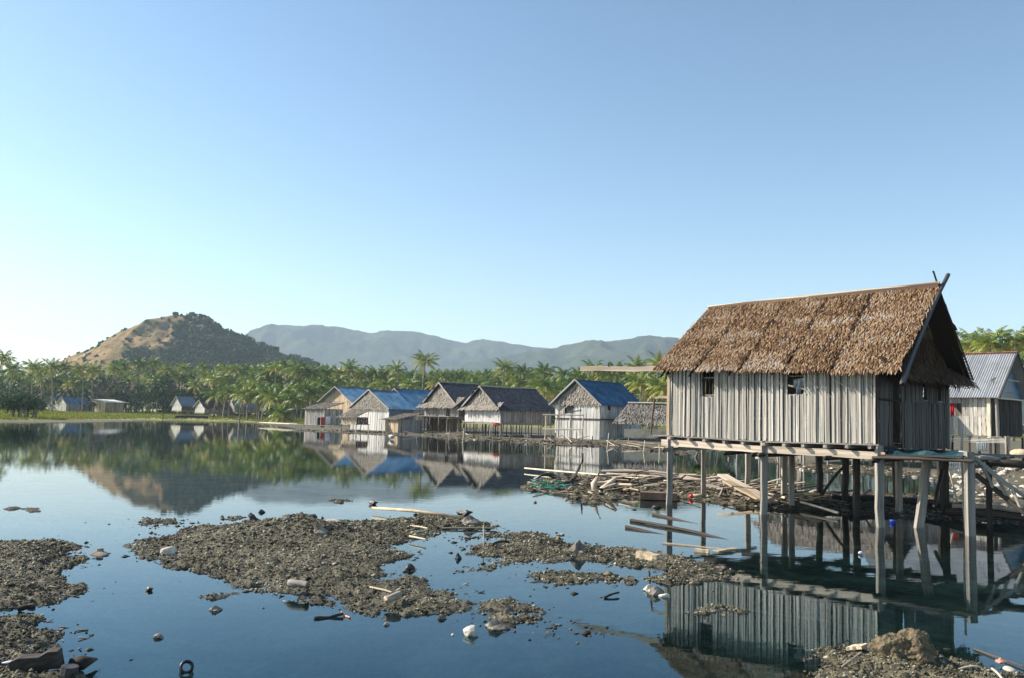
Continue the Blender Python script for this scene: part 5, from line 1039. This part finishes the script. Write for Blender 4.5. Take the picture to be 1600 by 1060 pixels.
# ------------------------------------------------------------------ the houses behind it on the right
def side_house():
    Y = 46.5; C = AT(1548, 700, Y); C.z = 0; L = Vector((C.x, C.y, .5)); r = empty('stilt_house', L); tag(r, 'plank stilt house with corrugated iron roof and red curtain at the right edge', 'house')
    u = U.copy(); v = Vd.copy(); zf = ZAT(1548, 681, Y); ze = ZAT(1548, 622, Y); Ln = 7.0; W = 5.2; zr = ze + 2.55
    C0 = C - u * Ln
    tc = abs(solve_t(Vector((C.x, C.y, 3)), u, 1492)); tb = abs(solve_t(Vector((C.x, C.y, 3)), u, 1499)); ta = abs(solve_t(Vector((C.x, C.y, 3)), u, 1486))
    zw0, zw1 = ZAT(1495, 651, Y + 2), ZAT(1495, 631, Y + 2)
    wall_boards(r, L, C0, u, Ln, zf, zw0, .2, M_slat, -v, zj=.02); wall_boards(r, L, C0, u, Ln, zw0 + .01, ze - .02, .2, M_slat, -v, openings=((Ln - ta, Ln - tb, zw0, zw1),), zj=.02)
    wall_boards(r, L, C, v, W, zf, ze, .25, M_dark, u); wall_boards(r, L, C0, v, W, zf, ze, .4, M_plank, -u); wall_boards(r, L, C0 + v * W, u, Ln, zf, ze, .4, M_plank, v)  # right wall boards are darkened in colour for its shade
    a = C0 + u * (Ln - ta); b = C0 + u * (Ln - tb) ; b2 = C0 + u * (Ln - tc)
    cloth('curtain', Vector((a.x, a.y, zw1)) - v * .02, Vector((b2.x, b2.y, zw1)) - v * .02, zw1 - zw0, M_clothr, None, parent=r, L=L, folds=2, amp=.04)
    board('corner_post', C - u * .0 - v * .12 + Zv * (zf - .2), C - v * .12 + Zv * (ze + .0), .16, .16, M_bamboo, r, L, u); pole('corner_post', C + u * .35 - v * .1 + Zv * .3, C + u * .35 - v * .1 + Zv * ze, .2, M_post, r, L)
    e0 = C0 - v * .45 - u * .3 + Zv * (ze + .0); E = u * (Ln + .9); S = v * (W / 2 + .45) + Zv * (zr - ze); metal_roof(r, L, e0, E, S, M_zinc, .72, 6)
    e1 = C0 + v * (W + .45) - u * .3 + Zv * ze; metal_roof(r, L, e1, E, -v * (W / 2 + .45) + Zv * (zr - ze), M_zinc, .72, 9); board('ridge_cap', e0 + S + Zv * .03, e0 + S + E + Zv * .03, .28, .05, M_rust, r, L, v)
    for (p, q) in ((e0 + E, e0 + E + S), (e1 + E, e0 + E + S)): board('bargeboard', p + u * .02, q + u * .02, .04, .14, M_rake, r, L, u)
    # gable: blue boards and tarpaulin strip in shade
    gp = empty('gable', parent=r); nb = 7
    for i in range(nb):
        f0 = i / nb; hw = (W / 2) * (1 - f0 - 1 / nb) - .02; z = ze + (zr - ze) * f0; mdl = C + v * W / 2 + u * (.02 + .12 * (i < 4))
        if hw > .2: board('gable_board', mdl - v * hw + Zv * (z + .17), mdl + v * hw + Zv * (z + .17), .03, (zr - ze) / nb * .95, M_deep, gp, L, u)
    board('gable_rail', C + u * .2 - v * .1 + Zv * (ze + .02), C + u * .2 + v * (W + .1) + Zv * (ze + .02), .06, .08, M_bamboo, r, L, u); board('gable_rail', C + u * .18 + v * .9 + Zv * (ze + 1.05), C + u * .18 + v * (W - .9) + Zv * (ze + 1.05), .05, .08, M_bamboo, r, L, u)
    # floor: pale overlapping boards
    for i in range(5): board('floor_board', C0 - v * (.1 + i * .12) + Zv * (zf - .05 - i * .09), C - v * (.1 + i * .1) + u * (.6 + .1 * i) + Zv * (zf - .06 - i * .07), .22, .03, M_white if i > 1 else M_post, r, L, wd=v)
    for i in range(6):
        for j in range(3): p = C0 + u * (Ln * i / 5) + v * (W * j / 2); pole('stilt', Vector((p.x, p.y, gh(p.x, p.y) - .3)), Vector((p.x, p.y, zf - .1)), .14, M_dark if j else M_post, r, L)
    for px in (1573, 1577): p = AT(px, 740, Y - 2); pole('stilt', Vector((p.x, p.y, gh(p.x, p.y) - .2)), Vector((p.x, p.y, zf)), .12, M_post, r, L)
    q = AT(1526, 691, Y - 1.0); q2 = AT(1543, 691, Y - 1.3); cloth('hanging_cloth', q, q2, .45, M_clothg, 'torn grey cloth hanging below the floor of the iron roofed house')
    # finial bird-like scrap on the roof
    tv = e0 + E * .93 + S * .28; mb = MB(); mb.tube([tv, tv + Vector((.05, 0, .35))], [.02, .02], 5); mb.beam(tv + Vector((-.12, 0, .2)), tv + Vector((.16, 0, .36)), .03, .1); mb.build('roof_scrap', M_drift, r, L)
side_house()
def hidden_house():
    Y = 47; C = AT(1372, 690, Y); C.z = 0; u = U.copy(); v = Vd.copy(); Ln = 7; W = 4.5; zf, ze, zr = 2.1, 3.4, 5.0; L = Vector((C.x, C.y, .4)); r = empty('stilt_house', L); tag(r, 'thatched plank house behind the big one, mirrored in the water between its stilts', 'house')
    C0 = C - u * Ln; wall_boards(r, L, C0, u, Ln, zf, ze, .3, M_slat, -v); wall_boards(r, L, C, v, W, zf, ze, .4, M_plank, u); wall_boards(r, L, C0, v, W, zf, ze, .4, M_plank, -u)
    e0 = C0 - v * .4 - u * .3 + Zv * (ze - .1); S = v * (W / 2 + .4) + Zv * (zr - ze); E = u * (Ln + .6); thatch('thatch', e0, E, S, M_gthatch, r, L, .16, .1, .3, .05, .4, seed=91); e1 = C0 + v * (W + .4) - u * .3 + Zv * (ze - .1); thatch('thatch', e1, E, -v * (W / 2 + .4) + Zv * (zr - ze), M_gthatch, r, L, .3, .2, .5, .05, .4, seed=92)
    for i in range(6):
        for j in range(3): p = C0 + u * (Ln * i / 5) + v * (W * j / 2); pole('stilt', Vector((p.x, p.y, gh(p.x, p.y) - .3)), Vector((p.x, p.y, zf)), .13, M_post, r, L)
    for k in range(9): p = C0 + u * random.uniform(0, Ln) + v * random.uniform(.2, W); pole('brace', Vector((p.x, p.y, .2)), Vector((p.x + random.uniform(-.7, .7), p.y, random.uniform(.9, 2))), .07, M_drift, r, L)
    mb = MB(); mb.beam(C0 + u * Ln / 2 - v * .2 + Zv * (zf - .05), C0 + u * Ln / 2 + v * (W + .2) + Zv * (zf - .05), Ln + .3, .08, .5, u); mb.build('floor', M_dark, r, L)
hidden_house()
# sliver of painted house at the right edge
Y = 60; r = empty('painted_house', AT(1620, 690, Y)); L = r.location.copy(); tag(r, 'sliver of a plastered house with maroon upper wall and pale door at the right edge', 'house')
mb = MB(); a = AT(1588, 565, Y); mb.beam(Vector((a.x + 4.8, Y + 2, 1.2)), Vector((a.x + 4.8, Y + 2, ZAT(1590, 572, Y))), 4, 3.6, .5, Vector((1, 0, 0))); mb.build('wall', M_plaster, r, L)
mb = MB(); mb.beam(Vector((a.x + 4.6, Y - .2, ZAT(1590, 572, Y))), Vector((a.x + 4.6, Y + 4.4, ZAT(1590, 566, Y))), 4.6, .12, .5, Vector((1, 0, 0))); mb.build('roof', M_pale, r, L)
mb = MB(); mb.beam(AT(1600, 660, Y) + Vector((.2, .12, 0)), AT(1600, 625, Y) + Vector((.2, .12, 0)), .9, .08, .5, Vector((1, 0, 0))); mb.build('door', M_white, r, L); mb = MB(); mb.beam(AT(1606, 625, Y) + Vector((.8, .05, .2)), AT(1606, 580, Y) + Vector((.8, .05, 0)), 3.2, .1, .5, Vector((1, 0, 0))); mb.build('upper_wall', M_red, r, L)

# rubble heap, fence, basket
used = 0
for i in range(150):
    px = random.uniform(1470, 1660); g_ = random.random(); Y = random.uniform(29, 42); q = AT(px, 700, Y); hb = max(gh(q.x, Y), 0); s = random.uniform(.10, .30) ** 1.0 * random.choice((.7, 1, 1.3))
    hz = hb + max(0, (Y - 30) / 12) * .5 * random.random() + (.5 if px > 1540 and Y > 34 else 0) * random.random()
    p = Vector((q.x, Y, hz + s * .15)); rock('rubble_stone', p, (s, s * random.uniform(.7, 1), s * random.uniform(.6, 1)), random.choice((M_prock, M_prock, M_rock)), 'pale stone in the rubble heap under the iron roofed house', 'stone', 'rubble heap stones', rough=1.0, sharp=True)
for i in range(46):
    px = random.uniform(1190, 1480); py = np.interp(px, [s_[0] for s_ in SHORE], [s_[1] for s_ in SHORE]); q = G(px, py - random.uniform(-2, 9)); s = random.uniform(.08, .26); rock('bank_stone', Vector((q.x, q.y, max(gh(q.x, q.y), 0) + s * .1)), (s, s * .8, s * .7), random.choice((M_prock, M_rock, M_prock)), 'stone on the muddy bank across the pond behind the stilts', 'stone', 'stones on the pond bank', rough=1.0, sharp=True)
r = empty('slatted_crate', AT(1495, 738, 38)); L = r.location.copy(); tag(r, 'white slatted fish crate standing on the rubble behind the right hand post', 'crate')
for i in range(9): board('slat', AT(1481 + i * 3.6, 739, 38), AT(1481.5 + i * 3.6, 723, 38), .06, .03, M_white, r, L)
for y in (723, 731): board('rail', AT(1480, y, 38.05), AT(1512, y, 38.05), .04, .07, M_white, r, L)
r = rock('basket', AT(1594, 709, 44), (1.0, .8, .8), M_tan, 'round tan basket under the edge of the iron roofed house', 'basket', rough=.06, flat=.6)

# ------------------------------------------------------------------ debris on the bank under the house
def log_thing(a, b, d, mat, label, group=None, name='log', flat=None, bend=.5, cat='log'):
    me = UB(mat) if flat else UL(mat, bend); M = frame(a, b, d, flat or d, None); o = mobj(name, me, None, M); return tag(o, label, cat, group)
def gp(px, py, z=.1): return G(px, py, z)
log_thing(gp(820, 732, .12), gp(1046, 752, .18), .07, M_bamboo, 'longest pale bamboo pole floating off the bank left of the big house', name='bamboo_pole', cat='pole', bend=.4)
PL = [((940, 737), (1062, 742), .14, M_drift, .3), ((948, 741), (1058, 748), .10, M_drift, .26), ((975, 735), (1088, 743), .13, M_drift, .36), ((1045, 746), (1125, 748), .20, M_drift, .42), ((1000, 752), (1062, 748), .12, M_drift, .2), ((975, 753), (1040, 757), .12, M_tan, .14), ((1050, 752), (1115, 757), .12, M_drift, .2), ((1030, 760), (1100, 765), .14, M_drift, .12), ((1062, 745), (1135, 751), .16, M_drift, .5), ((985, 745), (1105, 752), .12, M_tan, .3)]
for a, b, d_, mt, z in PL: log_thing(gp(*a, z * .42), gp(*b, z * .42), d_, mt, 'pale driftwood log in the heap left of and under the big stilt house', 'logs heaped on the bank')
log_thing(gp(1128, 742, .62), gp(1208, 785, .12), .34, M_drift, 'broad holed plank leaning on the log heap between the first stilts', name='plank', flat=.05, cat='plank')
log_thing(gp(1135, 752, .5), gp(1200, 786, .1), .30, M_tan, 'second broad plank just below the holed one', name='plank', flat=.05, cat='plank')
log_thing(gp(1100, 757, .2), gp(1170, 770, .1), .30, M_drift, 'wide grey plank lying flat beneath the leaning planks', name='plank', flat=.05, cat='plank')
log_thing(gp(1138, 768, .15), gp(1178, 780, .1), .26, M_drift, 'short pale plank at the waterline below the leaning planks', name='plank', flat=.05, cat='plank')
log_thing(gp(1124, 776, .1), gp(1136, 744, .45), .07, M_post, 'left leg of the crossed sticks propping the leaning plank', name='stick', cat='stick'); log_thing(gp(1138, 774, .1), gp(1130, 750, .45), .07, M_dark, 'right leg of the crossed sticks propping the leaning plank', name='stick', cat='stick')
log_thing(gp(1200, 772, .15), gp(1310, 802, .1), .08, M_bamboo, 'pale split bamboo slanting down between the middle stilts', name='bamboo_pole', cat='pole')
log_thing(gp(1190, 768, .15), gp(1262, 774, .15), .14, M_tan, 'brown board lying behind the slanting split bamboo', name='plank', flat=.05, cat='plank')
log_thing(gp(1345, 780, .1), gp(1360, 766, .5), .07, M_drift, 'short pale branch poking up from the dark bank', name='branch', cat='branch')
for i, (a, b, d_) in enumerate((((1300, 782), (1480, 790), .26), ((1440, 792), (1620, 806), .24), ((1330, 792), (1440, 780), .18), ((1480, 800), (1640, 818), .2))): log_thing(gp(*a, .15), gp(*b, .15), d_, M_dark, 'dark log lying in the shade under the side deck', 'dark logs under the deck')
log_thing(gp(1488, 791, .30), gp(1600, 799, .30), .12, M_drift, 'sunlit pale log edge behind the right hand posts')
for i in range(110):
    px = random.uniform(930, 1300); py = np.interp(px, (930, 1060, 1190, 1300), (765, 762, 775, 788)) + random.uniform(-14, 12); a = G(px, py, .0); hb = max(gh(a.x, a.y), 0); an = random.gauss(-.2, .5); l = random.uniform(.3, 1.3); a.z = hb + random.uniform(.03, .16)
    log_thing(a, a + Vector((math.cos(an) * l, math.sin(an) * l * .8, random.uniform(-.1, .22))), random.uniform(.025, .08), random.choice((M_drift, M_drift, M_tan, M_dark, M_post)), 'broken stick on the debris bank ' + ('left of the first stilt' if px < 1046 else 'between the first two stilts' if px < 1099 else 'behind the second stilt' if px < 1150 else 'below the leaning planks' if px < 1194 else 'between the middle stilts'), 'broken sticks on the bank', name='stick', cat='stick')
for i in range(26):
    px = random.uniform(830, 950); py = np.interp(px, (830, 950), (760, 768)) + random.uniform(-8, 12); a = G(px, py, .03); an = random.uniform(0, 3.14); l = random.uniform(.2, .9)
    log_thing(a, a + Vector((math.cos(an) * l, math.sin(an) * l, random.uniform(-.03, .15))), random.uniform(.025, .07), random.choice((M_drift, M_tan, M_dark)), 'small stick in the flotsam at the left tip of the debris bank', 'sticks in the left flotsam', name='stick', cat='stick')
# crooked branch, V driftwood, timber block
mb = MB(); mb.tube([gp(868, 760, .08), gp(890, 755, .16), AT(898, 745, G(893, 755).y), AT(905, 731, G(893, 755).y), AT(910, 722, G(893, 755).y), AT(911, 708, G(893, 755).y)], [.10, .085, .07, .055, .04, .02], 7); tag(mb.build('crooked_branch', M_dark, smooth=True), 'crooked dark branch rising from the flotsam', 'branch')
mb = MB(); b = G(930, 772); mb.tube([b + Zv * .02, b + Vector((-.05, 0, .3)), b + Vector((.18, .1, .75))], [.10, .10, .03], 7); mb.tube([b + Vector((.2, .2, .1)), b + Vector((.55, .3, .38)), b + Vector((.7, .3, .5))], [.09, .07, .03], 7); tag(mb.build('forked_driftwood', M_drift, smooth=True), 'horn shaped forked driftwood standing on the debris bank', 'driftwood')
a, b = G(1003, 782), G(1050, 784); mb = MB(); mb.beam(a + Vector((0, .3, .12)), b + Vector((.2, .3, .12)), .5, .20); tag(mb.build('timber_block', M_brown), 'squared timber block with sunlit end beside the first stilt', 'timber')
for i, (px, py, px2, py2) in enumerate(((1020, 803, 1210, 845), (986, 813, 1155, 850), (978, 823, 1135, 855))): log_thing(G(px, py, .03), G(px2, py2, -.04), .07, M_dark, ('uppermost', 'middle', 'lowest')[i] + ' of three dark poles lying in the water before the first stilts', name='sunken_pole', cat='pole')
log_thing(G(1036, 850, .0), G(1150, 862, -.03), .12, M_tan, 'submerged brown plank crossing between the first two stilts', name='sunken_plank', flat=.04, cat='plank')
log_thing(G(1086, 860, .02), G(1108, 862, .02), .11, M_tan, 'short brown wood piece floating between the first stilts', name='wood_piece', flat=.05, cat='wood')
log_thing(G(1118, 862, .0), G(1150, 858, .0), .14, M_tan, 'brown wood piece afloat right of the second stilt', name='wood_piece', flat=.04, cat='wood')
log_thing(G(978, 857, .03), G(1045, 869, .0), .06, M_brown, 'thin pole half sunk along the far edge of the right mud bar', name='sunken_pole', cat='pole')
# net, plastic, bottle, bag
mb = MB(); rg = random.Random(2)
for i in range(46):
    a = G(rg.uniform(838, 892), rg.uniform(757, 768), 0); pts = [a + Vector((rg.uniform(-.35, .35), rg.uniform(-.2, .2), rg.uniform(.02, .16))) for _ in range(5)]; mb.tube(pts, [.012] * 5, 4, cap=False)
tag(mb.build('fishing_net', M_net), 'tangle of green fishing net at the left tip of the debris bank', 'net')
mb = MB(); b = G(858, 752)
for j in range(5):
    for i in range(9): mb.v.append(tuple(b + Vector((-.55 + i * .13, j * .12, .05 + .28 * math.sin(PI * i / 8) * (1 - .15 * j) + rg.uniform(-.03, .03)))))
mb.f = [[j * 9 + i, j * 9 + i + 1, (j + 1) * 9 + i + 1, (j + 1) * 9 + i] for j in range(4) for i in range(8)]; mb.t = [.5] * 32; o = tag(mb.build('plastic_sheet', M_clothg, smooth=True), 'humped grey plastic sheet behind the green net', 'plastic sheet'); o.modifiers.new('t', 'SOLIDIFY').thickness = .008
r = empty('bottle', G(1079, 780)); L = r.location.copy(); tag(r, 'red and brown plastic bottle at the waterline right of the first stilt', 'bottle'); mb = MB(); mb.tube([L + Vector((.05, .05, .08)), L + Vector((.35, .1, .1)), L + Vector((.4, .1, .1)), L + Vector((.48, .1, .1))], [.05, .05, .02, .02], 10); mb.build('body', M_tan, r, L, True); mb = MB(); mb.tube([L + Vector((-.02, .03, .08)), L + Vector((.05, .05, .08))], [.055, .06], 12); mb.build('cap', M_redp, r, L, True)
rock('plastic_bag', G(1395, 818) + Zv * .04, (.17, .12, .12), M_bluep, 'crumpled blue plastic bag in the water right of the corner post', 'bag', rough=.7, sharp=True)
rock('float', G(1345, 867) + Zv * .03, (.11, .08, .09), M_clothw, 'white round float in the dark water under the house', 'float', rough=.15)

# ------------------------------------------------------------------ single stones and scraps in the foreground
def fstone(px, py, wpx, mat, label, cat='stone', hgt=.7, name='stone', rough=.5, sharp=False, k=None, group=None, elong=.75):
    p = G(px, py); s = wpx * p.y / FPX * 1.05; hb = max(gh(p.x, p.y), 0); rock(name, Vector((p.x, p.y, hb + s * hgt * .12)), (s, s * elong, s * hgt), mat, label, cat, group, k=k, rough=rough + .25, sharp=True, rz=random.uniform(-.4, .4), flat=1)
fstone(905, 868, 26, M_rock, 'dark angular rock on the right mud bar', hgt=.8, sharp=True, rough=.7)
fstone(262, 869, 24, M_prock, 'pale block of stone on the left tip of the largest mud bar', hgt=.7, sharp=True)
fstone(733, 993, 20, M_prock, 'pale pointed stone standing in the foreground shallows', hgt=.95, sharp=True, rough=.7)
fstone(776, 982, 33, M_rock, 'rough muddy lump just right of the pale pointed stone', hgt=.45, rough=.7)
fstone(337, 954, 17, M_rock, 'flat brown stone alone in the shallows below the largest bar', hgt=.5, sharp=True)
fstone(1016, 924, 18, M_prock, 'left one of three shell like stones beside the house reflection'); fstone(1025, 929, 22, M_rock, 'middle and largest of three shell like stones beside the house reflection'); fstone(1038, 933, 16, M_prock, 'right one of three shell like stones beside the house reflection', hgt=.5)
fstone(233, 923, 11, M_drock, 'small dark stone in the shallows left of the largest bar')
fstone(408, 801, 9, M_drock, 'dark round stone beyond the far edge of the largest bar'); fstone(392, 806, 8, M_rock, 'small brown stone left of the dark round one'); fstone(725, 807, 18, M_drock, 'black lump at the right end of the long brown pole', rough=.8)
fstone(735, 822, 28, M_rock, 'rounded muddy stone with twigs on the thin far spit', hgt=.5)
fstone(716, 873, 9, M_drock, 'small dark stone standing in the channel between the bars', hgt=1.1); fstone(640, 890, 14, M_drock, 'dark coconut husk at the right shore of the largest bar', 'coconut husk', hgt=.9, name='coconut_husk', rough=.2)
fstone(396, 815, 16, M_drock, 'dark clump on the upper left rim of the largest bar', rough=.8); fstone(489, 812, 14, M_drock, 'dark stone on the small islet above the largest bar')
fstone(583, 789, 12, M_drock, 'dark knob at the left end of the long brown pole'); fstone(836, 786, 5, M_drock, 'tiny dark stone alone in open water'); fstone(248, 997, 12, M_rock, 'small ringlike clump in the bottom left shallows', rough=.8)
fstone(689, 967, 12, M_rock, 'small brown lump at the lower edge of the largest bar'); fstone(603, 977, 8, M_rock, 'little stone in the shallows below the largest bar'); fstone(707, 993, 5, M_prock, 'tiny pale pebble left of the pale pointed stone')
fstone(1125, 893, 16, M_rock, 'brown lump at the right tip of the right mud bar'); fstone(990, 797, 8, M_drock, 'dark scrap left of the first stilt', hgt=.3); fstone(1025, 794, 14, M_drock, 'dark wood crumb right beside the first stilt', hgt=.4)
fstone(445, 832, 16, M_rock, 'dark clod on the ridge of the largest bar', rough=.8); fstone(500, 845, 22, M_rock, 'wide clod right of the ridge of the largest bar', rough=.8); fstone(1395, 1036, 30, M_rock, 'muddy lump left of the big clod at the lower right', rough=.6)
p = G(1013, 876); log_thing(p + Vector((-.16, .1, .08)), p + Vector((.14, -.12, .06)), .14, M_slab, 'tan brick shaped block on the right mud bar', name='brick', flat=.11, cat='brick')
# stump and cut log on the big bar
def stump(px, py, wpx, hpx, label, lean=(0, 0), mat=M_rock):
    p = G(px, py); s = p.y / FPX; hb = max(gh(p.x, p.y), 0) - .03; mb = MB(); r_ = wpx * s / 2; h_ = hpx * s; b = Vector((p.x, p.y, hb)); mb.tube([b, b + Vector((lean[0] * h_, lean[1] * h_, h_ * .5)), b + Vector((lean[0] * h_ * 2, lean[1] * h_ * 2, h_))], [r_, r_ * .95, r_ * .9], 10); tag(mb.build('stump', mat), label, 'stump')
stump(156, 866, 11, 12, 'short square stump standing on its own ripple of mud at the left'); p = G(156, 866); rock('mud_clump', Vector((p.x, p.y, .0)), (.42, .26, .12), M_rock, 'flat muddy clump round the foot of the square stump', 'clump', rough=.8)
a = gp(452, 911, .13); b = gp(481, 915, .13); log_thing(a, b, .10, M_post, 'cut log end lying on the lower middle of the largest bar', bend=.1)
p0_, p1_ = G(582, 794, .10), G(724, 809, .10); mb = MB(); mb.tube([p0_, p0_.lerp(p1_, .45) + Zv * .03, p1_], [.028, .036, .03], 8); tag(mb.build('brown_pole', M_tan, smooth=True), 'long brown pole lying in the water beyond the largest bar', 'pole')
log_thing(gp(892, 967, -.03), gp(920, 974, -.03), .05, M_tan, 'short sunken stick left of the beam reflection', name='stick', cat='stick')
log_thing(G(945, 934, .01), G(967, 926, .04), .03, M_dark, 'thin black stick afloat left of the shell like stones', name='stick', cat='stick')
log_thing(gp(603, 937, .1), gp(625, 928, .14), .09, M_drift, 'bleached driftwood knob on the lower spit of the largest bar', name='driftwood', cat='driftwood'); log_thing(gp(578, 918, .05), gp(612, 926, .05), .03, M_bamboo, 'thin pale twig left of the bleached driftwood', name='twig', cat='twig')
log_thing(G(491, 966, .01), G(536, 959, .03), .04, M_dark, 'dark broken branch at the lower edge of the largest bar', name='branch', cat='branch'); log_thing(G(534, 957, .03), G(547, 965, .01), .025, M_pink, 'pinkish torn end beside the dark broken branch', name='branch_end', cat='branch')
log_thing(gp(508, 817, .12), gp(535, 822, .08), .10, M_drift, 'pale wooden chunk on the far rim of the largest bar', name='driftwood', cat='driftwood')
for a, b, lb in (((643, 832), (668, 828), 'far side stick of the little pale stick frame'), ((640, 838), (665, 843), 'near side stick of the little pale stick frame'), ((642, 822), (668, 826), 'uppermost stick of the little pale stick frame')): log_thing(gp(*a, .08), gp(*b, .08), .035, M_bamboo, lb, name='stick', cat='stick')
p = G(755, 857); log_thing(Vector((p.x, p.y, -.1)), AT(755.5, 821, p.y), .025, M_bamboo, 'thin upright reed stake between the two large bars', name='stake', cat='stake')
log_thing(gp(770, 851, .08), gp(795, 847, .09), .05, M_dark, 'dark twig on the upper left of the right bar', name='twig', cat='twig')
log_thing(G(690, 826, .02), G(772, 826, .03), .035, M_drift, 'slender stick lying along the thin far spit', name='stick', cat='stick')
# ring of a tin or tyre at the bottom
p = G(291, 1049); s = p.y / FPX; mb = MB(); R_ = 10.5 * s; ax = Vector((.35, -.75, .45)).normalized(); e1 = ax.cross(Zv).normalized(); e2 = ax.cross(e1); c_ = p + Zv * R_ * .55; n1_, n2_ = 28, 8
for i in range(n1_):
    a = 2 * PI * i / n1_; dr_ = e1 * math.cos(a) + e2 * math.sin(a)
    for j in range(n2_): b = 2 * PI * j / n2_; mb.v.append(tuple(c_ + dr_ * (R_ + math.cos(b) * R_ * .24 - R_ * .2) + ax * math.sin(b) * R_ * .55))
for i in range(n1_):
    for j in range(n2_): mb.f.append([i * n2_ + j, i * n2_ + (j + 1) % n2_, ((i + 1) % n1_) * n2_ + (j + 1) % n2_, ((i + 1) % n1_) * n2_ + j]); mb.t.append(.5)
tag(mb.build('rubber_ring', M_rubber, smooth=True), 'black hollow ring half sunk at the bottom left edge', 'ring')
# lower left timbers, corner shade put into their dark colour
log_thing(G(20, 1046, .05), G(95, 1028, .13), .16, M_dark, 'dark squared timber in the bottom left corner', name='timber', flat=.14, cat='timber'); stump(106, 1062, 28, 22, 'dark stump cut off by the bottom edge of the photo', (.05, 0), M_drock)
mb = MB(); mb.tube([G(116, 1040, .06), G(128, 1036, .09), G(152, 1030, .05)], [.07, .06, .008], 7); tag(mb.build('pointed_branch', M_dark, smooth=True), 'dark pointed branch reaching over the water from the bottom left corner', 'branch')
log_thing(G(28, 951, .03), G(54, 947, .05), .06, M_dark, 'dark stick at the lower rim of the left bar', name='stick', cat='stick'); fstone(48, 949, 13, M_rock, 'small stone at the end of the dark stick on the left bar')
rock('pale_scrap', G(16, 1050) + Zv * .08, (.13, .06, .03), M_clothw, 'pale blue white scrap on the dark mud in the bottom left corner', 'scrap')
# lower right mound
mound = G(1418, 1046); rg = random.Random(6)
import bmesh
bm = bmesh.new(); bmesh.ops.create_icosphere(bm, subdivisions=5, radius=.5)
for v in bm.verts:
    d_ = 1 + .35 * noise.noise(v.co * 2 + Vector((3, 1, 0))) + .22 * noise.noise(v.co * 6) + .10 * noise.noise(v.co * 15) + .05 * noise.noise(v.co * 34); v.co = Vector((v.co.x * .54, v.co.y * .40, v.co.z * .46)) * d_
me = bpy.data.meshes.new('clod'); bm.to_mesh(me); bm.free(); me.materials.append(plain('crumbly brown earth', (.17, .135, .085), .95, .1, .3, 25, bs=1)); o = mobj('earth_clod', me); o.location = (mound.x, mound.y, .10); tag(o, 'big crumbly clod of brown earth at the lower right', 'clod')
log_thing(G(1328, 1012, .10), G(1352, 1010, .14), .17, M_slab, 'tilted tan slab on the mound at the lower right', name='slab', flat=.03, cat='slab')
log_thing(G(1316, 1042, .14), G(1346, 1020, .16), .018, M_post, 'grey stick leaning on the tilted tan slab', name='stick', cat='stick')
mb = MB(); q = G(1372, 1016); mb.tube([AT(1368, 1010, q.y), AT(1378, 1006, q.y), AT(1384, 1000, q.y), AT(1386, 994, q.y)], [.008, .012, .011, .005], 6); mb.tube([AT(1368, 993, q.y), AT(1378, 999, q.y), AT(1389, 1004, q.y)], [.005, .008, .009], 6); tag(mb.build('bleached_twig', M_bamboo, smooth=True), 'bleached forked twig standing behind the tilted tan slab', 'twig')
mb = MB(); q = G(1320, 1016); mb.tube([G(1300, 1016, .02), AT(1312, 1006, q.y), AT(1323, 1001, q.y), AT(1332, 1006, q.y)], [.004, .005, .006, .004], 5); tag(mb.build('thin_twig', M_dark), 'thin bent twig left of the tilted tan slab', 'twig')
rock('shell', G(1564, 1045) + Zv * .07, (.13, .08, .06), M_pink, 'orange pink shell near the lower right corner', 'shell', rough=.7, sharp=True); rock('shell', G(1577, 1060) + Zv * .08, (.17, .10, .05), M_prock, 'flat pale shell just below the orange pink one', 'shell', rough=.25)
log_thing(G(1498, 1046, .10), G(1532, 1042, .12), .02, M_bamboo, 'pale straw on the shaded mud right of the big clod', name='straw', cat='straw'); log_thing(G(1550, 1045, .10), G(1566, 1062, .10), .02, M_bamboo, 'pale straw left of the orange pink shell', name='straw', cat='straw')
log_thing(G(1522, 1014, .01), G(1600, 1042, .02), .018, M_brown, 'thin sunken stick in the blue water at the lower right', name='stick', cat='stick')

# ------------------------------------------------------------------ haze
mb = MB(); x0, x1, y0, y1, z0, z1 = -3600, 3600, -400, 3800, -2.0, 320
mb.add([(x0, y0, z0), (x1, y0, z0), (x1, y1, z0), (x0, y1, z0), (x0, y0, z1), (x1, y0, z1), (x1, y1, z1), (x0, y1, z1)], [(3, 2, 1, 0), (4, 5, 6, 7), (0, 1, 5, 4), (1, 2, 6, 5), (2, 3, 7, 6), (3, 0, 4, 7)])
m_hz = bpy.data.materials.new('thin air haze'); m_hz.use_nodes = True; nt = m_hz.node_tree; nt.nodes.remove(nt.nodes['Principled BSDF']); pv = nt.nodes.new('ShaderNodeVolumePrincipled'); pv.inputs['Density'].default_value = .00021; pv.inputs['Color'].default_value = (.70, .86, 1, 1); pv.inputs['Anisotropy'].default_value = .1
nt.links.new(pv.outputs[0], nt.nodes['Material Output'].inputs['Volume'])
tag(mb.build('haze', m_hz), 'thin blue haze over the bay and the mountains', 'haze', kind='stuff')
print('objects', len(bpy.data.objects))
